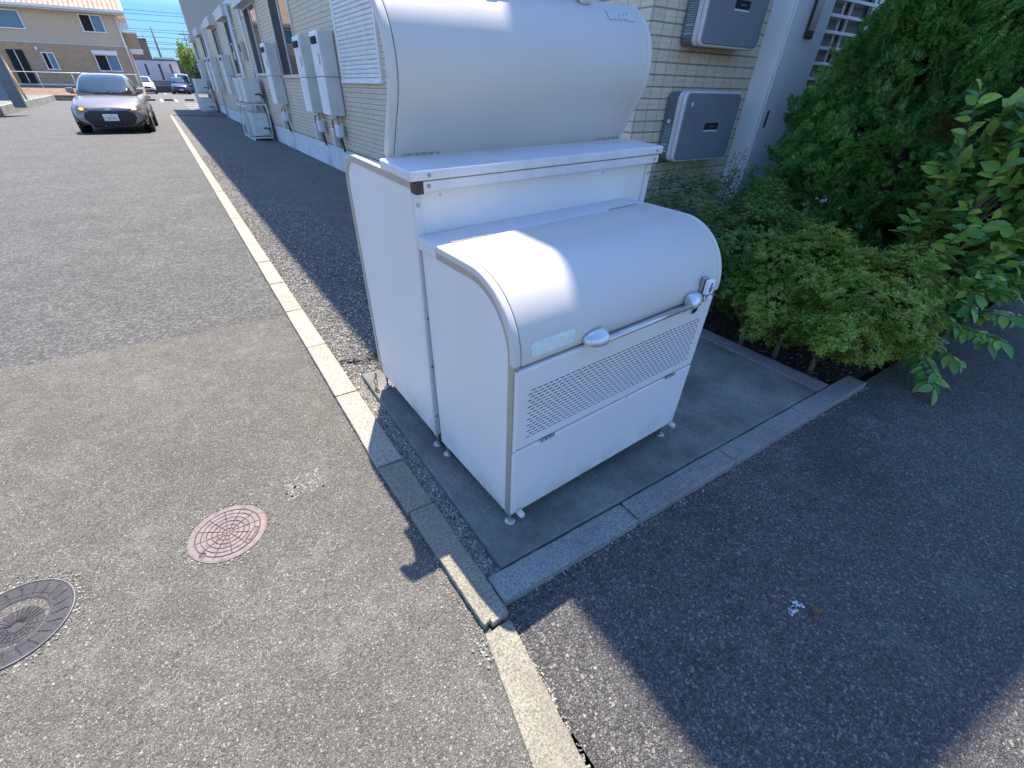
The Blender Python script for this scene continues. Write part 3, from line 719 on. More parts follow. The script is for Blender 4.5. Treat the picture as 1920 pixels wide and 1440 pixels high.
def window(y0, y1, z0, z1, box=False, screen=True, shutter=False, kind=0):
    m = MB(); x = XW_
    f = .045; d = .035
    m.box(x-d, x+.02, y0, y0+f, z0, z1).box(x-d, x+.02, y1-f, y1, z0, z1).box(x-d, x+.02, y0+f, y1-f, z1-f, z1).box(x-d-.012, x+.02, y0-.02, y1+.02, z0-.03, z0)
    m.box(x-d, x+.02, y0+f, y1-f, z0, z0+.03)
    if shutter:
        wn = B(m, 'shutter', M_frameW, bevel=.004)
        m = MB(); n = int((z1-z0-.07)/.050); ps = []
        zc = z0+.035
        for i in range(n):
            m.prism([(x-.006, zc+.002),(x-.020, zc+.012),(x-.022,zc+.034),(x-.006,zc+.048)], y0+f, y1-f, 'y', smooth=False); zc += .050
        o = m.build('shutter_slats', M_frameW, wn); o.data.transform(Matrix.Translation((-XW_, -YB_, 0)))
        bm = bmesh.new(); bm.from_mesh(o.data); bmesh.ops.recalc_face_normals(bm, faces=bm.faces); bm.to_mesh(o.data); bm.free()
    else:
        ym = (y0+y1)/2
        m.box(x-.03, x+.01, ym-.022, ym+.022, z0+.03, z1-f)
        wn = B(m, 'window', M_frame, bevel=.003)
        for a, b, mt, nm in ((y0+f, ym-.022, M_glass, 'pane'), (ym+.022, y1-f, M_screen if screen else M_glass, 'screen' if screen else 'pane')):
            o = MB().box(x-.012, x-.004, a, b, z0+.03, z1-f).build(nm, mt, wn); o.data.transform(Matrix.Translation((-XW_, -YB_, 0)))
    if box:
        o = MB().prism([(x, z1+.28),(x-.02,z1+.28),(x-.20, z1+.25),(x-.24,z1+.20),(x-.24,z1-.01),(x,z1-.01)], y0-.12, y1+.12, 'y').build('shutter_box', M_trim, wn, bevel=.008); recalc(o); o.data.transform(Matrix.Translation((-XW_, -YB_, 0)))
    return wn
window(6.3, 8.04, 1.30, 2.62, shutter=True)
window(10.75, 12.52, 1.37, 2.75)
window(14.1, 15.85, 1.42, 2.78, box=True)
window(18.2, 20.0, 1.45, 2.80, box=True)
window(22.2, 23.9, 1.45, 2.85, box=True)
window(27.6, 29.4, 1.45, 2.88, box=True)
window(32.2, 33.8, 1.45, 2.88, box=True)
# end wall: barred window
m = MB(); ye = YB_
wx0, wx1, wz0, wz1 = 4.02, 4.72, 1.30, 2.55
m.box(wx0, wx0+.05, ye-.04, ye+.01, wz0, wz1).box(wx1-.05, wx1, ye-.04, ye+.01, wz0, wz1).box(wx0-.02, wx1+.02, ye-.05, ye+.01, wz0-.035, wz0+.02).box(wx0+.05, wx1-.05, ye-.04, ye+.01, wz1-.05, wz1).box(4.36, 4.385, ye-.03, ye+.01, wz0+.02, wz1-.05)
bw = B(m, 'barred_window', M_frameW, bevel=.003)
o = MB().box(wx0+.05, wx1-.05, ye-.012, ye-.006, wz0+.02, wz1-.05).build('pane', M_curtain, bw); inb(o)
for k in range(12):
    z = 1.365+.0945*k
    o = MB().box(3.96, 4.775, ye-.086, ye-.070, z-.010, z+.010).build('bar', M_frameW, bw, bevel=.002); inb(o)
for xx in (4.18,):
    o = MB().box(xx-.006, xx+.006, ye-.069, ye-.058, 1.33, 2.45).build('upright', M_frameW, bw); inb(o)
m = MB().tube([(2.30+0, YB_-.03, 0), (2.30, YB_-.03, 0)], .001) if False else None
# rainwater pipes, meters and wall equipment (each a thing of its own)
def spout(y, z0, z1, r, label, bend=False):
    p = [(XW_-.09, y, z0), (XW_-.09, y, z1)]
    if bend: p = [(XW_-.07, y, z0), (XW_-.07, y, z1-.3), (XW_-.07, y, z1)]
    m = MB().tube(p, r, 12)
    for z in np.arange(z0+.4, z1, 1.1): m.box(XW_-.10, XW_, y-r*1.3, y+r*1.3, z, z+.03)
    o = m.build('rainwater_pipe', M_frameW); tag(o, label, 'pipe')
spout(18.05, -.1, 3.02, .045, 'thick white rainwater pipe beyond the nearer stack of outdoor units')
spout(16.05, 1.1, 3.02, .030, 'thin white rainwater pipe on the wall just before the nearer stack of outdoor units')
spout(26.3, -.1, 3.02, .045, 'white rainwater pipe on the wall between the far water heaters')
def heater(y, z0, z1, wd, dep, label):
    t = empty('water_heater', (XW_-.012, y, z0)); h = z1-z0; zs = .47*h
    tag(t, label, 'water heater', 'gas water heaters on the long wall')
    MB().box(-dep, 0, 0, wd, zs+.006, h).build('upper_case', M_heater, t, bevel=.012, seg=2)
    MB().box(-dep, 0, .004, wd-.004, 0, zs).build('pipe_cover', M_heater, t, bevel=.010, seg=2)
    fc = MB().box(-dep-.010, -dep+.001, .012, wd-.012, zs+.012, h-.012).build('front_cover', M_heaterF, t, bevel=.006)
    MB().box(-dep-.006, -dep+.001, .014, wd-.014, .01, zs-.01).build('lower_front', M_heaterF, t, bevel=.004)
    MB().box(-dep-.030, -dep-.009, wd*.2, wd*.8, h-.16, h-.07).build('exhaust_outlet', M_dark, fc, bevel=.008)
    MB().box(-dep-.0125, -dep-.010, wd*.12, wd*.3, h-.42, h-.28).build('rating_label', M_steel, fc)
    return t
hl = ['tall grey water heater nearest the camera, beside the roller shutter', 'second tall grey water heater from the roller shutter, close behind the first', 'grey water heater below the dark window nearest the stacked outdoor units',
      'narrow grey water heater just beyond the nearer stack of outdoor units', 'grey water heater, nearer one of the far close pair', 'grey water heater, farther one of the far close pair', 'farthest grey water heater near the end of the long wall']
hd = [(8.22,.83,1.92,.50,.235),(9.45,.82,1.92,.50,.235),(12.68,.85,1.96,.55,.235),(20.9,.88,2.0,.6,.26),(25.1,.9,2.06,.6,.26),(26.7,.9,2.08,.6,.26),(31.2,.95,2.12,.6,.26)]
for (y, a, b, wd, dp), lb in zip(hd, hl): heater(y, a, b, wd, dp, lb)
M_meter = plain('meter_shell', (.66,.69,.72), .4, .0)
ml = ['gas meter and pipes under the nearest water heater', 'gas meter and pipes under the second water heater', 'gas meter and pipes under the third water heater beside the stacked outdoor units', 'gas meter and pipes on the wall beyond the nearer stack of outdoor units']
for (y, lb) in zip((8.22, 9.45, 12.68, 20.7), ml):
    t = empty('gas_meter', (XW_, y, .3)); tag(t, lb, 'gas meter', 'gas meters on the long wall')
    MB().box(-.16, -.05, .10, .30, .20, .40).build('meter_case', M_meter, t, bevel=.03, seg=4)
    MB().box(-.13, -.03, .52, .70, .04, .32).build('valve_box', M_frame, t, bevel=.012)
    MB().tube([(-.10,.2,.52),(-.10,.2,.40)], .016, 8).tube([(-.10,.2,.46),(-.10,.45,.47),(-.09,.60,.44),(-.09,.60,.32)], .014, 8).build('supply_pipe', M_steel, t)
    MB().tube([(-.09,.20,.20),(-.06,.24,.10),(-.05,.26,-.02)], .016, 8).build('black_hose', M_black, t)
    MB().tube([(-.035,.27,.0),(-.035,.28,-.42)], .014, 8).build('riser_pipe', M_frameW, t)
for y, z, lb in ((17.0, 1.76, 'beige electricity meter box with dark window, nearer of two above the outdoor units'), (18.6, 1.80, 'beige electricity meter box with dark window, farther of two above the outdoor units')):
    t = empty('electricity_meter', (XW_, y, z)); tag(t, lb, 'electricity meter', 'electricity meters on the long wall')
    MB().box(-.13, 0, 0, .30, 0, .42).build('meter_case', plain('meter_beige', (.50,.47,.38), .5), t, bevel=.02)
    MB().box(-.136, -.129, .05, .25, .20, .36).build('meter_window', M_dark, t)
M_ac = plain('outdoor_unit_shell', (.68,.69,.66), .45, nscale=4)
M_acg = plain('outdoor_unit_grille', (.25,.27,.28), .5, nscale=30, var=.4)
def rack(y, x0, x1, label):
    t = empty('unit_rack', (x1, y, -.10)); tag(t, label, 'rack', 'racks for stacked outdoor units')
    w_, d = .80, x1-x0
    for xx in (-d, -.035):
        for yy in (0, w_-.035): MB().box(xx, xx+.035, yy, yy+.035, 0, .88).build('upright', M_ac, t, bevel=.003)
    for z in (.06, .84):
        for yy in (0, w_-.035): MB().box(-d+.036, -.036, yy+.002, yy+.033, z, z+.04).build('cross_rail', M_ac, t, bevel=.003)
        for xx in (-d, -.035): MB().box(xx+.002, xx+.033, .036, w_-.036, z-.045, z-.005).build('long_rail', M_ac, t, bevel=.003)
    MB().tube([(-.05,.4,.9),(-.02,.1,.5),(-.03,-.05,.2),(-.01,-.02,.02)], .022, 8).build('pipe_lagging', M_steel, t)
def unit(y, z, x0, x1, label):
    t = empty('outdoor_unit', (x1-.06, y+.03, z)); tag(t, label, 'air conditioner', 'stacked air conditioner outdoor units')
    w_, d, h = .74, min(.30, x1-x0-.16), .56; d = x1-x0-.14
    MB().box(-d, 0, 0, w_, .02, h).build('case', M_ac, t, bevel=.014)
    g = MB()
    for k in range(16):
        zz_ = .09+k*.028; ww = math.sqrt(max(0, .24**2-(zz_-.30)**2)); g.box(-d-.006, -d+.002, .44-ww, .44+ww, zz_, zz_+.008)
    g.build('fan_grille', M_acg, t)
    MB().box(-d*.55, -d*.1, -.03, .002, .05, .26).build('valve_cover', M_ac, t, bevel=.01)
    MB().tube([(-d*.4,-.03,.20),(-d*.3,-.08,.22),(-d*.05,-.07,.20),(.03,-.02,.12)], .016, 8).build('service_pipe', M_black, t)
    for xx in (-d*.9, -d*.25): MB().box(xx, xx+.04, .08, w_-.08, 0, .02).build('foot', M_black, t)
for k, (y, x0, x1) in enumerate(((15.40, 1.55, 2.10), (16.45, 1.55, 2.10), (30.2, 1.35, 2.0), (31.3, 1.35, 2.0))):
    nm = ['nearest rack', 'second rack, behind the nearest', 'third rack, near the far wall end', 'last rack at the far wall end'][k]
    rack(y, x0, x1, 'steel stand for outdoor units, the %s' % nm)
    unit(y, -.10+.10, x0, x1, 'grey outdoor unit, lower tier of the %s' % nm)
    unit(y, -.10+.88, x0, x1, 'grey outdoor unit, upper tier of the %s' % nm)
# power conditioners on the end wall
M_pcs = plain('power_unit_dark', (.17,.195,.225), .42, .0, nscale=3, bump=.0003, bscale=900)
M_pcsR = plain('power_unit_rim', (.60,.58,.59), .38, .0)
M_pcsB = plain('power_unit_back', (.13,.13,.145), .5)
M_lbl = plain('rating_label_dark', (.035,.06,.085), .5)
M_lblw = plain('print_white', (.62,.7,.74), .5)
def rrect(x0, x1, z0, z1, r, n=7):
    o = []
    for cx, cz, a0 in ((x1-r, z1-r, 0), (x0+r, z1-r, 90), (x0+r, z0+r, 180), (x1-r, z0+r, 270)):
        o += [(cx+r*math.cos(R(a0+90*k/n)), cz+r*math.sin(R(a0+90*k/n))) for k in range(n+1)]
    return o
def power_unit(x, z, label):
    t = empty('power_unit', (x, YB_, z)); tag(t, label, 'power unit', 'power units on the end wall')
    w_, h = .61, .405
    recalc(MB().prism(rrect(.004, w_-.004, .004, h-.004, .038), -.095, -.012, 'y').build('back_case', M_pcsB, t, bevel=.004))
    MB().box(.04, w_-.04, -.012, .0, .05, h-.05).build('mount_plate', M_steel, t)
    recalc(MB().prism(rrect(0, w_, 0, h, .042), -.128, -.0965, 'y').build('rim_rear', M_pcsR, t, bevel=.003))
    recalc(MB().prism(rrect(0, w_, 0, h, .042), -.158, -.1305, 'y').build('rim_front', M_pcsR, t, bevel=.006, seg=3))
    f = recalc(MB().prism(rrect(.011, w_-.011, .011, h-.011, .036), -.166, -.150, 'y').build('front_cover', M_pcs, t, bevel=.005, seg=3))
    wdw = MB().box(.255, .405, -.1675, -.1655, .188, .228).build('display', M_dark, f)
    MB().box(.255, .405, -.1672, -.1655, .177, .186).build('display_ledge', M_pcsR, f)
    MB().box(.31, .362, -.1682, -.1674, .205, .209).build('display_text', M_pcs, wdw)
    MB().box(.060, .078, -.1675, -.1655, .322, .345).build('brand_mark', M_lblw, f)
    l = MB().box(.0025, .0045, -.090, -.022, .045, .215).build('rating_label', M_lbl, t)
    g = MB(); g.box(.0015, .0026, -.088, -.0868, .047, .213).box(.0015, .0026, -.0252, -.024, .047, .213).box(.0015, .0026, -.088, -.024, .2118, .213).box(.0015, .0026, -.088, -.024, .047, .0482)
    random.seed(int(z*100))
    for k in range(19):
        zz_ = .056+k*.0082; a = -.082; 
        while a < -.034:
            b_ = a+random.uniform(.003, .014); g.box(.0015, .0026, a, min(b_, -.03), zz_, zz_+.0028 if k not in (0, 5) else zz_+.006); a = b_+.003
    g.build('label_print', M_lblw, l)
    g = MB(); g.tube([(.0045,-.056,.236),(.0015,-.056,.236)], .0125, 22); g.build('round_sticker', M_lblw, t)
power_unit(2.45, .862, 'dark grey power unit box on the tiled end wall, the lower of two')
power_unit(2.45, 1.490, 'dark grey power unit box on the tiled end wall, upper one cut by frame top')
# tall steel cabinet
M_cab = plain('cabinet_paint', (.80,.83,.85), .34, .0, nscale=1.2, var=.08)
t = empty('utility_cabinet', (3.35, YB_, 0)); tag(t, 'tall pale metal meter cabinet on the end wall with a mirrored slot and small pull', 'cabinet')
MB().box(0, .49, -.155, 0, -.05, 2.9).build('cabinet_body', M_cab, t, bevel=.004)
dr = MB().box(.012, .488, -.1685, -.157, -.03, 2.85).build('door', M_cab, t, bevel=.006, seg=3)
MB().box(.075, .100, -.172, -.167, 1.05, 1.16).build('pull', M_black, dr, bevel=.002)
f = MB().box(.208, .315, -.186, -.168, 1.58, 2.15).build('slot_frame', M_black, dr, bevel=.012)
MB().box(.224, .299, -.188, -.1855, 1.625, 2.12).build('slot_mirror', M_chrome, f)
# ---------------------------------------------------------------- plants
def leafmat(name, cols, rough=.5, trans=.25, extra=None):
    t = NT(name); g = t.n('ShaderNodeNewGeometry')
    n_ = len(cols); c = t.ramp(g.outputs['Random Per Island'], [(i/(n_-1), c_) for i, c_ in enumerate(cols)])
    c = t.mix(1.0, c, t.ramp(t.noise(3.5, 4), [(.32, (.62,.66,.62)), (.7, (1.25,1.2,1.1))]), 'MULTIPLY')
    if extra: c = extra(t, c)
    tr = t.n('ShaderNodeBsdfTranslucent'); t.l(c, tr.inputs[0]); mx = t.n('ShaderNodeMixShader'); mx.inputs[0].default_value = trans
    t.fin(c, rough, 0); t.l(t.b.outputs[0], mx.inputs[1]); t.l(tr.outputs[0], mx.inputs[2]); t.l(mx.outputs[0], t.out.inputs[0])
    return t.m
M_bark = plain('bark', (.14,.11,.08), .9, nscale=60, var=.4, bump=.003, bscale=90)
def foliage(name, mat, parent, V_, F_, smooth=False):
    me = bpy.data.meshes.new(name); V_ = np.concatenate(V_); F_ = np.concatenate(F_)
    me.vertices.add(len(V_)); me.vertices.foreach_set('co', V_.astype(np.float32).ravel())
    k = F_.shape[1]; me.loops.add(F_.size); me.loops.foreach_set('vertex_index', F_.astype(np.int32).ravel())
    me.polygons.add(len(F_)); me.polygons.foreach_set('loop_start', np.arange(0, F_.size, k, dtype=np.int32)); me.polygons.foreach_set('loop_total', np.full(len(F_), k, dtype=np.int32))
    me.polygons.foreach_set('use_smooth', np.full(len(F_), smooth)); me.update(calc_edges=True)
    o = bpy.data.objects.new(name, me); COL.objects.link(o); me.materials.append(mat); o.parent = parent; return o
def frames(N, Z):
    """orthonormal frames with given normals N and a random spin"""
    r_ = rng.normal(size=N.shape); X = np.cross(N, r_); X /= np.linalg.norm(X, axis=1)[:, None]; Y = np.cross(N, X); return X, Y
def scatter(tv, tf, P, X, Y, N, s):
    """instance template verts tv (k,3) at points P with frame X,Y,N and scale s"""
    k = len(tv); n = len(P)
    W_ = P[:, None, :]+s[:, None, None]*(tv[None, :, 0:1]*X[:, None, :]+tv[None, :, 1:2]*Y[:, None, :]+tv[None, :, 2:3]*N[:, None, :])
    F_ = (tf[None]+(np.arange(n)*k)[:, None, None]).reshape(-1, tf.shape[1])
    return W_.reshape(-1, 3), F_
# conifer sprays: fan of narrow scale-leaf blades
def spray_template(nb=7, L=1.0, seed=0):
    rg = np.random.default_rng(seed); v = []; f = []
    for i in range(nb):
        a = (i/(nb-1)-.5)*1.9+rg.normal()*.1; l = L*(1-.35*abs(i/(nb-1)-.5)*2)*rg.uniform(.8,1.1); w_ = .062*L
        d = np.array([math.sin(a), math.cos(a), 0]); p = np.array([d[1], -d[0], 0]); o_ = np.array([0, .25*L*abs(i-(nb-1)/2)/(nb-1)*.4, 0]); bend = -.18*L
        b = len(v); v += [o_-p*w_*.4, o_+d*l*.55-p*w_+[0,0,.05*L], o_+d*l+[0,0,bend], o_+d*l*.55+p*w_+[0,0,.05*L]]; f.append([b, b+1, b+2, b+3])
        for sgn in (-1, 1):
            for q in (.35, .6):
                o2 = o_+d*l*q; d2 = d*.7+p*sgn*.75; d2 /= np.linalg.norm(d2); p2 = np.array([d2[1], -d2[0], 0]); l2 = l*.33; b = len(v)
                v += [o2-p2*w_*.3, o2+d2*l2*.5-p2*w_*.6, o2+d2*l2+[0,0,bend*.4], o2+d2*l2*.5+p2*w_*.6]; f.append([b, b+1, b+2, b+3])
    return np.array(v, float), np.array(f)
def crown_points(c, rfun, z0, z1, n, shell=(.72, 1.05), ymax=None, ymin=None, lump=.16, seed=1, yzcut=None):
    rg = np.random.default_rng(seed); out = []; nor = []
    while len(out) < n:
        z = rg.uniform(z0, z1); r0 = rfun(z)
        if rg.random() > r0/rmaxf[0]: continue
        a = rg.uniform(0, 2*math.pi); t = rg.uniform(*shell)**.5
        lm = 1+lump*noise.noise(Vector((math.cos(a)*2.6, math.sin(a)*2.6, z*3.0+seed)))*2+.10*noise.noise(Vector((math.cos(a)*9, math.sin(a)*9, z*9)))*2
        r = r0*t*lm; p = (c[0]+r*math.cos(a), c[1]+r*math.sin(a), z)
        if ymax is not None and p[1] > ymax: continue
        if ymin is not None and p[1] < ymin: continue
        out.append(p); dz = (rfun(z+.05)-rfun(z-.05))/.1; v = np.array([math.cos(a), math.sin(a), -dz+.25]); nor.append(v/np.linalg.norm(v))
    return np.array(out), np.array(nor)
rmaxf = [1.2]
def interp(tab): xs, ys = zip(*tab); return lambda z: float(np.interp(z, xs, ys))
def conifer(name, loc, tab, n, label, mat, size=.085, ymax=None, seed=1, ymin=None):
    rf = interp(tab); rmaxf[0] = max(r for _, r in tab)
    t = empty(name, (loc[0], loc[1], -.04)); tag(t, label, 'conifer')
    K_ = 20      # sprays grow in feathery fronds, each frond sharing one direction
    C_, NC = crown_points((0, 0), rf, tab[0][0], tab[-1][0], n//K_, (.50, 1.04), ymax=None if ymax is None else ymax-loc[1], ymin=None if ymin is None else ymin-loc[1], seed=seed)
    DC = NC+rng.normal(size=NC.shape)*.34+np.array([0, 0, .22]); DC /= np.linalg.norm(DC, axis=1)[:, None]
    SC = np.cross(DC, rng.normal(size=DC.shape)); SC /= np.linalg.norm(SC, axis=1)[:, None]; KC = np.cross(SC, DC)
    a_ = rng.uniform(-1, 1, (len(C_), K_)); b_ = rng.uniform(-.25, 1, (len(C_), K_)); wdt = .075*(1.1-np.abs(b_-.3)); ln = .12*rng.uniform(.8, 1.3, (len(C_), 1))
    P = (C_[:, None]+SC[:, None]*(a_*wdt)[..., None]+KC[:, None]*(rng.normal(size=a_.shape)*.014)[..., None]+DC[:, None]*(b_*ln)[..., None]).reshape(-1, 3)
    N = (DC[:, None]+SC[:, None]*(a_*.75)[..., None]+KC[:, None]*(rng.normal(size=a_.shape)*.15)[..., None]).reshape(-1, 3); N /= np.linalg.norm(N, axis=1)[:, None]; KK = np.repeat(KC, K_, axis=0)
    if ymax is not None: q_ = P[:, 1] < ymax-loc[1]+.02; P = P[q_]; N = N[q_]; KK = KK[q_]
    V_, F_ = [], []
    idx = rng.integers(0, 4, len(P))
    for k in range(4):
        tv, tf = spray_template(5, 1.0, k); q = idx == k; Pn = P[q]; Nn = N[q]
        # blade direction: outward and a little upward with scatter; spray plane roughly vertical or flat at random
        D = Nn+rng.normal(size=Nn.shape)*.10; D /= np.linalg.norm(D, axis=1)[:, None]
        S_ = np.cross(D, KK[q]+rng.normal(size=D.shape)*.25); S_ /= np.linalg.norm(S_, axis=1)[:, None]; K = np.cross(S_, D)
        v, f = scatter(tv, tf, Pn, S_, D, K, size*rng.uniform(.6, 1.25, len(Pn)))
        F_.append(f+sum(len(x) for x in V_)); V_.append(v)
    foliage('crown', mat, t, V_, F_)
    tr = MB().tube([(0,0,0),(.02,.01,tab[-1][0]*.45),(.0,.0,tab[-1][0]*.9)], [.06,.035,.01], 10)
    rg = random.Random(seed)
    for k in range(34):
        z = rg.uniform(tab[0][0]+.02, tab[-1][0]*.85); a = rg.uniform(0, 6.28); r = rf(z)*.6
        tr.tube([(0,0,z*.8), (r*.5*math.cos(a), r*.5*math.sin(a), z*.92+.03), (r*math.cos(a), r*math.sin(a), z+.1)], [.014,.008,.003], 5)
    tr.build('trunk', M_bark, t)
    return t
def dead_patch(t, c):
    mp = t.n('ShaderNodeMapping'); mp.inputs['Location'].default_value = (.62, .38, -1.22); t.l(t.P, mp.inputs[0])
    ln = t.n('ShaderNodeVectorMath', operation='LENGTH'); t.l(mp.outputs[0], ln.inputs[0])
    return t.mix(t.ramp(t.math('ADD', ln.outputs['Value'], t.math('MULTIPLY', t.noise(14, 3), .12)), [(.15, .85), (.20, 0)]), c, (.10,.04,.015))
M_con = leafmat('conifer_foliage', [(.04,.14,.035), (.09,.26,.05), (.20,.42,.07), (.07,.20,.06)], .55, .32, dead_patch)
conifer('conifer', (3.66, .72), [(.14,.42),(.3,.52),(.6,.66),(.9,.67),(1.3,.50),(1.6,.39),(2.0,.34),(2.6,.24),(3.1,.06)], 50000, 'big dense dark green conifer at the right, in front of the end wall', M_con, .056, ymax=1.70, seed=3, ymin=-.55)
conifer('conifer', (4.65, .45), [(.14,.5),(.5,.7),(1.0,.78),(1.6,.70),(2.2,.52),(2.8,.30),(3.3,.08)], 34000, 'second dark green conifer behind the big one, filling the upper right corner', M_con, .075, ymax=1.70, seed=8)
# low clipped shrubs with small whorled leaves
def whorl_template(nl=6, seed=0):
    rg = np.random.default_rng(seed); v = []; f = []
    for i in range(nl):
        a = 2*math.pi*i/nl+rg.normal()*.25; l = rg.uniform(.75, 1.1); w_ = .19; el = rg.uniform(.15, .7)
        d = np.array([math.cos(a)*math.cos(el), math.sin(a)*math.cos(el), math.sin(el)]); s_ = np.array([-math.sin(a), math.cos(a), 0]); b = len(v)
        u_ = np.array([0, 0, 1.])
        v += [d*.06, d*l*.55-s_*w_+u_*.05, d*l-u_*.08, d*l*.55+s_*w_+u_*.05]; f.append([b, b+1, b+2, b+3])
    return np.array(v), np.array(f)
def shrub(name, loc, rad, n, label, mat, size=.020, trunks=(), seed=1, sprig=.0, flat=.0, group='clipped shrubs beside the concrete pad'):
    """ellipsoid shell of leaf whorls with lumps; loc is the ellipsoid centre"""
    t = empty(name, (loc[0], loc[1], -.04)); tag(t, label, 'shrub', group)
    rg = np.random.default_rng(seed); d = rg.normal(size=(n, 3)); d /= np.linalg.norm(d, axis=1)[:, None]
    lm = np.array([1+.22*noise.noise(Vector(tuple(q*2.3))+Vector((seed,0,0)))*2+.10*noise.noise(Vector(tuple(q*7))+Vector((seed,3,0)))*2 for q in d])
    rr = rg.uniform(.55, 1.0, n)**.33*lm; P = d*rr[:, None]*np.array(rad)+np.array([0, 0, loc[2]+.04])
    keepm = (P[:, 2] > .03+.05*rg.random(n))
    P = P[keepm]; N = d[keepm]/np.array(rad); N /= np.linalg.norm(N, axis=1)[:, None]
    N = N*.6+np.array([0, 0, .75])+rg.normal(size=N.shape)*.28; N /= np.linalg.norm(N, axis=1)[:, None]
    V_, F_ = [], []; idx = rg.integers(0, 4, len(P))
    for k in range(4):
        tv, tf = whorl_template(6 if k < 3 else 5, k+seed); q = idx == k; X, Y = frames(N[q], None)
        v, f = scatter(tv, tf, P[q], X, Y, N[q], size*rg.uniform(.7, 1.3, q.sum())); F_.append(f+sum(len(x) for x in V_)); V_.append(v)
    foliage('foliage', mat, t, V_, F_)
    tb_ = MB(); rr_ = random.Random(seed)
    for (tx, ty) in trunks or ((0, 0),):
        tb_.tube([(tx-loc[0], ty-loc[1], -.01), (tx-loc[0]+.012, ty-loc[1]+.01, .10), ((tx-loc[0])*.6+.02, (ty-loc[1])*.6, loc[2]*.8)], [.016,.013,.008], 9)
        for _ in range(26):
            a = rr_.uniform(0, 6.28); e = rr_.uniform(-.1, 1.1); q = Vector((math.cos(a)*math.cos(e)*rad[0], math.sin(a)*math.cos(e)*rad[1], loc[2]+math.sin(e)*rad[2]))*.85
            b0 = Vector((tx-loc[0]+.012, ty-loc[1]+.01, rr_.uniform(.06, loc[2]*.6))); tb_.tube([b0, b0.lerp(q, .5)+Vector((0,0,.03)), q], [.006,.004,.002], 5)
    tb_.build('stem', M_bark, t)
    return t
M_azL = leafmat('shrub_leaf_light', [(.10,.19,.035), (.22,.34,.05), (.40,.46,.07), (.17,.27,.045)], .5, .35)
M_azM = leafmat('shrub_leaf_mid', [(.05,.14,.03), (.11,.23,.045), (.24,.34,.055), (.08,.18,.04)], .5, .32)
M_azD = leafmat('shrub_leaf_dark', [(.06,.15,.04), (.09,.19,.05), (.14,.19,.06), (.20,.16,.08)], .55, .2)
shrub('clipped_shrub', (2.42, .10, .33), (.46,.30,.27), 7200, 'yellowish green small-leaved shrub at the front corner of the pad', M_azL, .022, ((2.236,.146),), 5)
shrub('clipped_shrub', (2.42, .47, .36), (.44,.30,.30), 6800, 'bright green small-leaved shrub, middle one along the pad', M_azL, .021, ((2.242,.362),), 6)
shrub('clipped_shrub', (2.42, .85, .42), (.44,.34,.34), 6800, 'mid green small-leaved shrub level with the front bin, third along the pad', M_azM, .020, ((2.185,.558),), 8)
shrub('clipped_shrub', (2.40, 1.27, .47), (.46,.36,.36), 7500, 'dark green twiggy shrub with brownish tips against the end wall', M_azD, .017, ((2.3,1.2),), 9)
shrub('clipped_shrub', (2.85, .35, .26), (.40,.42,.26), 5200, 'green small-leaved shrub tucked under the big conifer', M_azM, .020, ((2.9,.3),), 11)
# thin upright sprigs rising in front of the cabinet
mb = MB(); V_, F_ = [], []; tips = []
for k in range(7):
    bx, by = 2.95+U(-.22,.16), 1.42+U(-.1,.08); h = U(.72,.98); p0 = Vector((bx,by,.3)); p1 = Vector((bx+U(-.06,.05), by-.03, h*.7)); p2 = Vector((bx+U(-.08,.06), by-.06, h))
    mb.tube([p0,p1,p2], [.004,.003,.0015], 5)
    for j in range(9): tips.append(p1.lerp(p2, j/8)+Vector((U(-.01,.01),U(-.01,.01),0)))
t = empty('sprig_shrub', (2.95,1.42,0)); tag(t, 'thin upright leafy sprigs standing in front of the tall cabinet', 'shrub')
o = mb.build('stem', M_bark, t); o.data.transform(Matrix.Translation((-2.95,-1.42,0)))
P = np.array([tuple(p) for p in tips])-np.array([2.95,1.42,0]); N = rng.normal(size=P.shape)+np.array([0,-.5,.8]); N /= np.linalg.norm(N,axis=1)[:,None]
tv, tf = whorl_template(3, 3); X, Y = frames(N, None); v, f = scatter(tv, tf, P, X, Y, N, rng.uniform(.018,.030,len(P))); foliage('foliage', M_azM, t, [v], [f])
# broad-leaved shrub at the right edge
def leaf_template():
    # cupped leaf with a midrib fold, pointing along +y
    st = [(0,0),(.18,.17),(.40,.25),(.62,.235),(.82,.13),(1.0,.0)]; v = []; f = []
    for y, w_ in st: v += [(-w_, y, .10*w_*2-.22*y*y), (0, y, -.22*y*y), (w_, y, .10*w_*2-.22*y*y)]
    for i in range(len(st)-1):
        b = i*3; f += [[b, b+1, b+4, b+3], [b+1, b+2, b+5, b+4]]
    return np.array(v, float), np.array(f)
M_broad = leafmat('broad_leaf', [(.08,.22,.05), (.14,.32,.06), (.24,.42,.07), (.40,.52,.10)], .36, .3)
t = empty('broadleaf_shrub', (3.05, .12, -.04)); tag(t, 'loose shrub with large pointed light green leaves at the right edge', 'shrub')
tw = MB(); P, D = [], []; rg = random.Random(4); O_ = Vector((3.05,.12,-.04))
targets = [(2.52,-.33,.03),(2.60,-.30,.06),(2.78,-.32,.10),(2.86,-.36,.22),(2.82,-.40,.26),(2.8,-.2,.45),(2.75,.10,.40),(2.78,.25,.52),(2.7,.2,.75),(2.8,.2,1.05),(2.75,.22,1.28),(2.9,.05,1.40),(3.1,-.1,1.30),(3.1,-.3,.55),(3.2,-.38,.30),(2.65,-.05,.25),(2.7,.0,.55)]
for _ in range(150):
    a = rg.uniform(0, 6.28); e = rg.uniform(-.6, 1.3); rr_ = rg.uniform(.75, 1.05); targets.append((3.12+.46*rr_*math.cos(a)*math.cos(e), -.02+.36*rr_*math.sin(a)*math.cos(e), .62+.72*rr_*math.sin(e)))
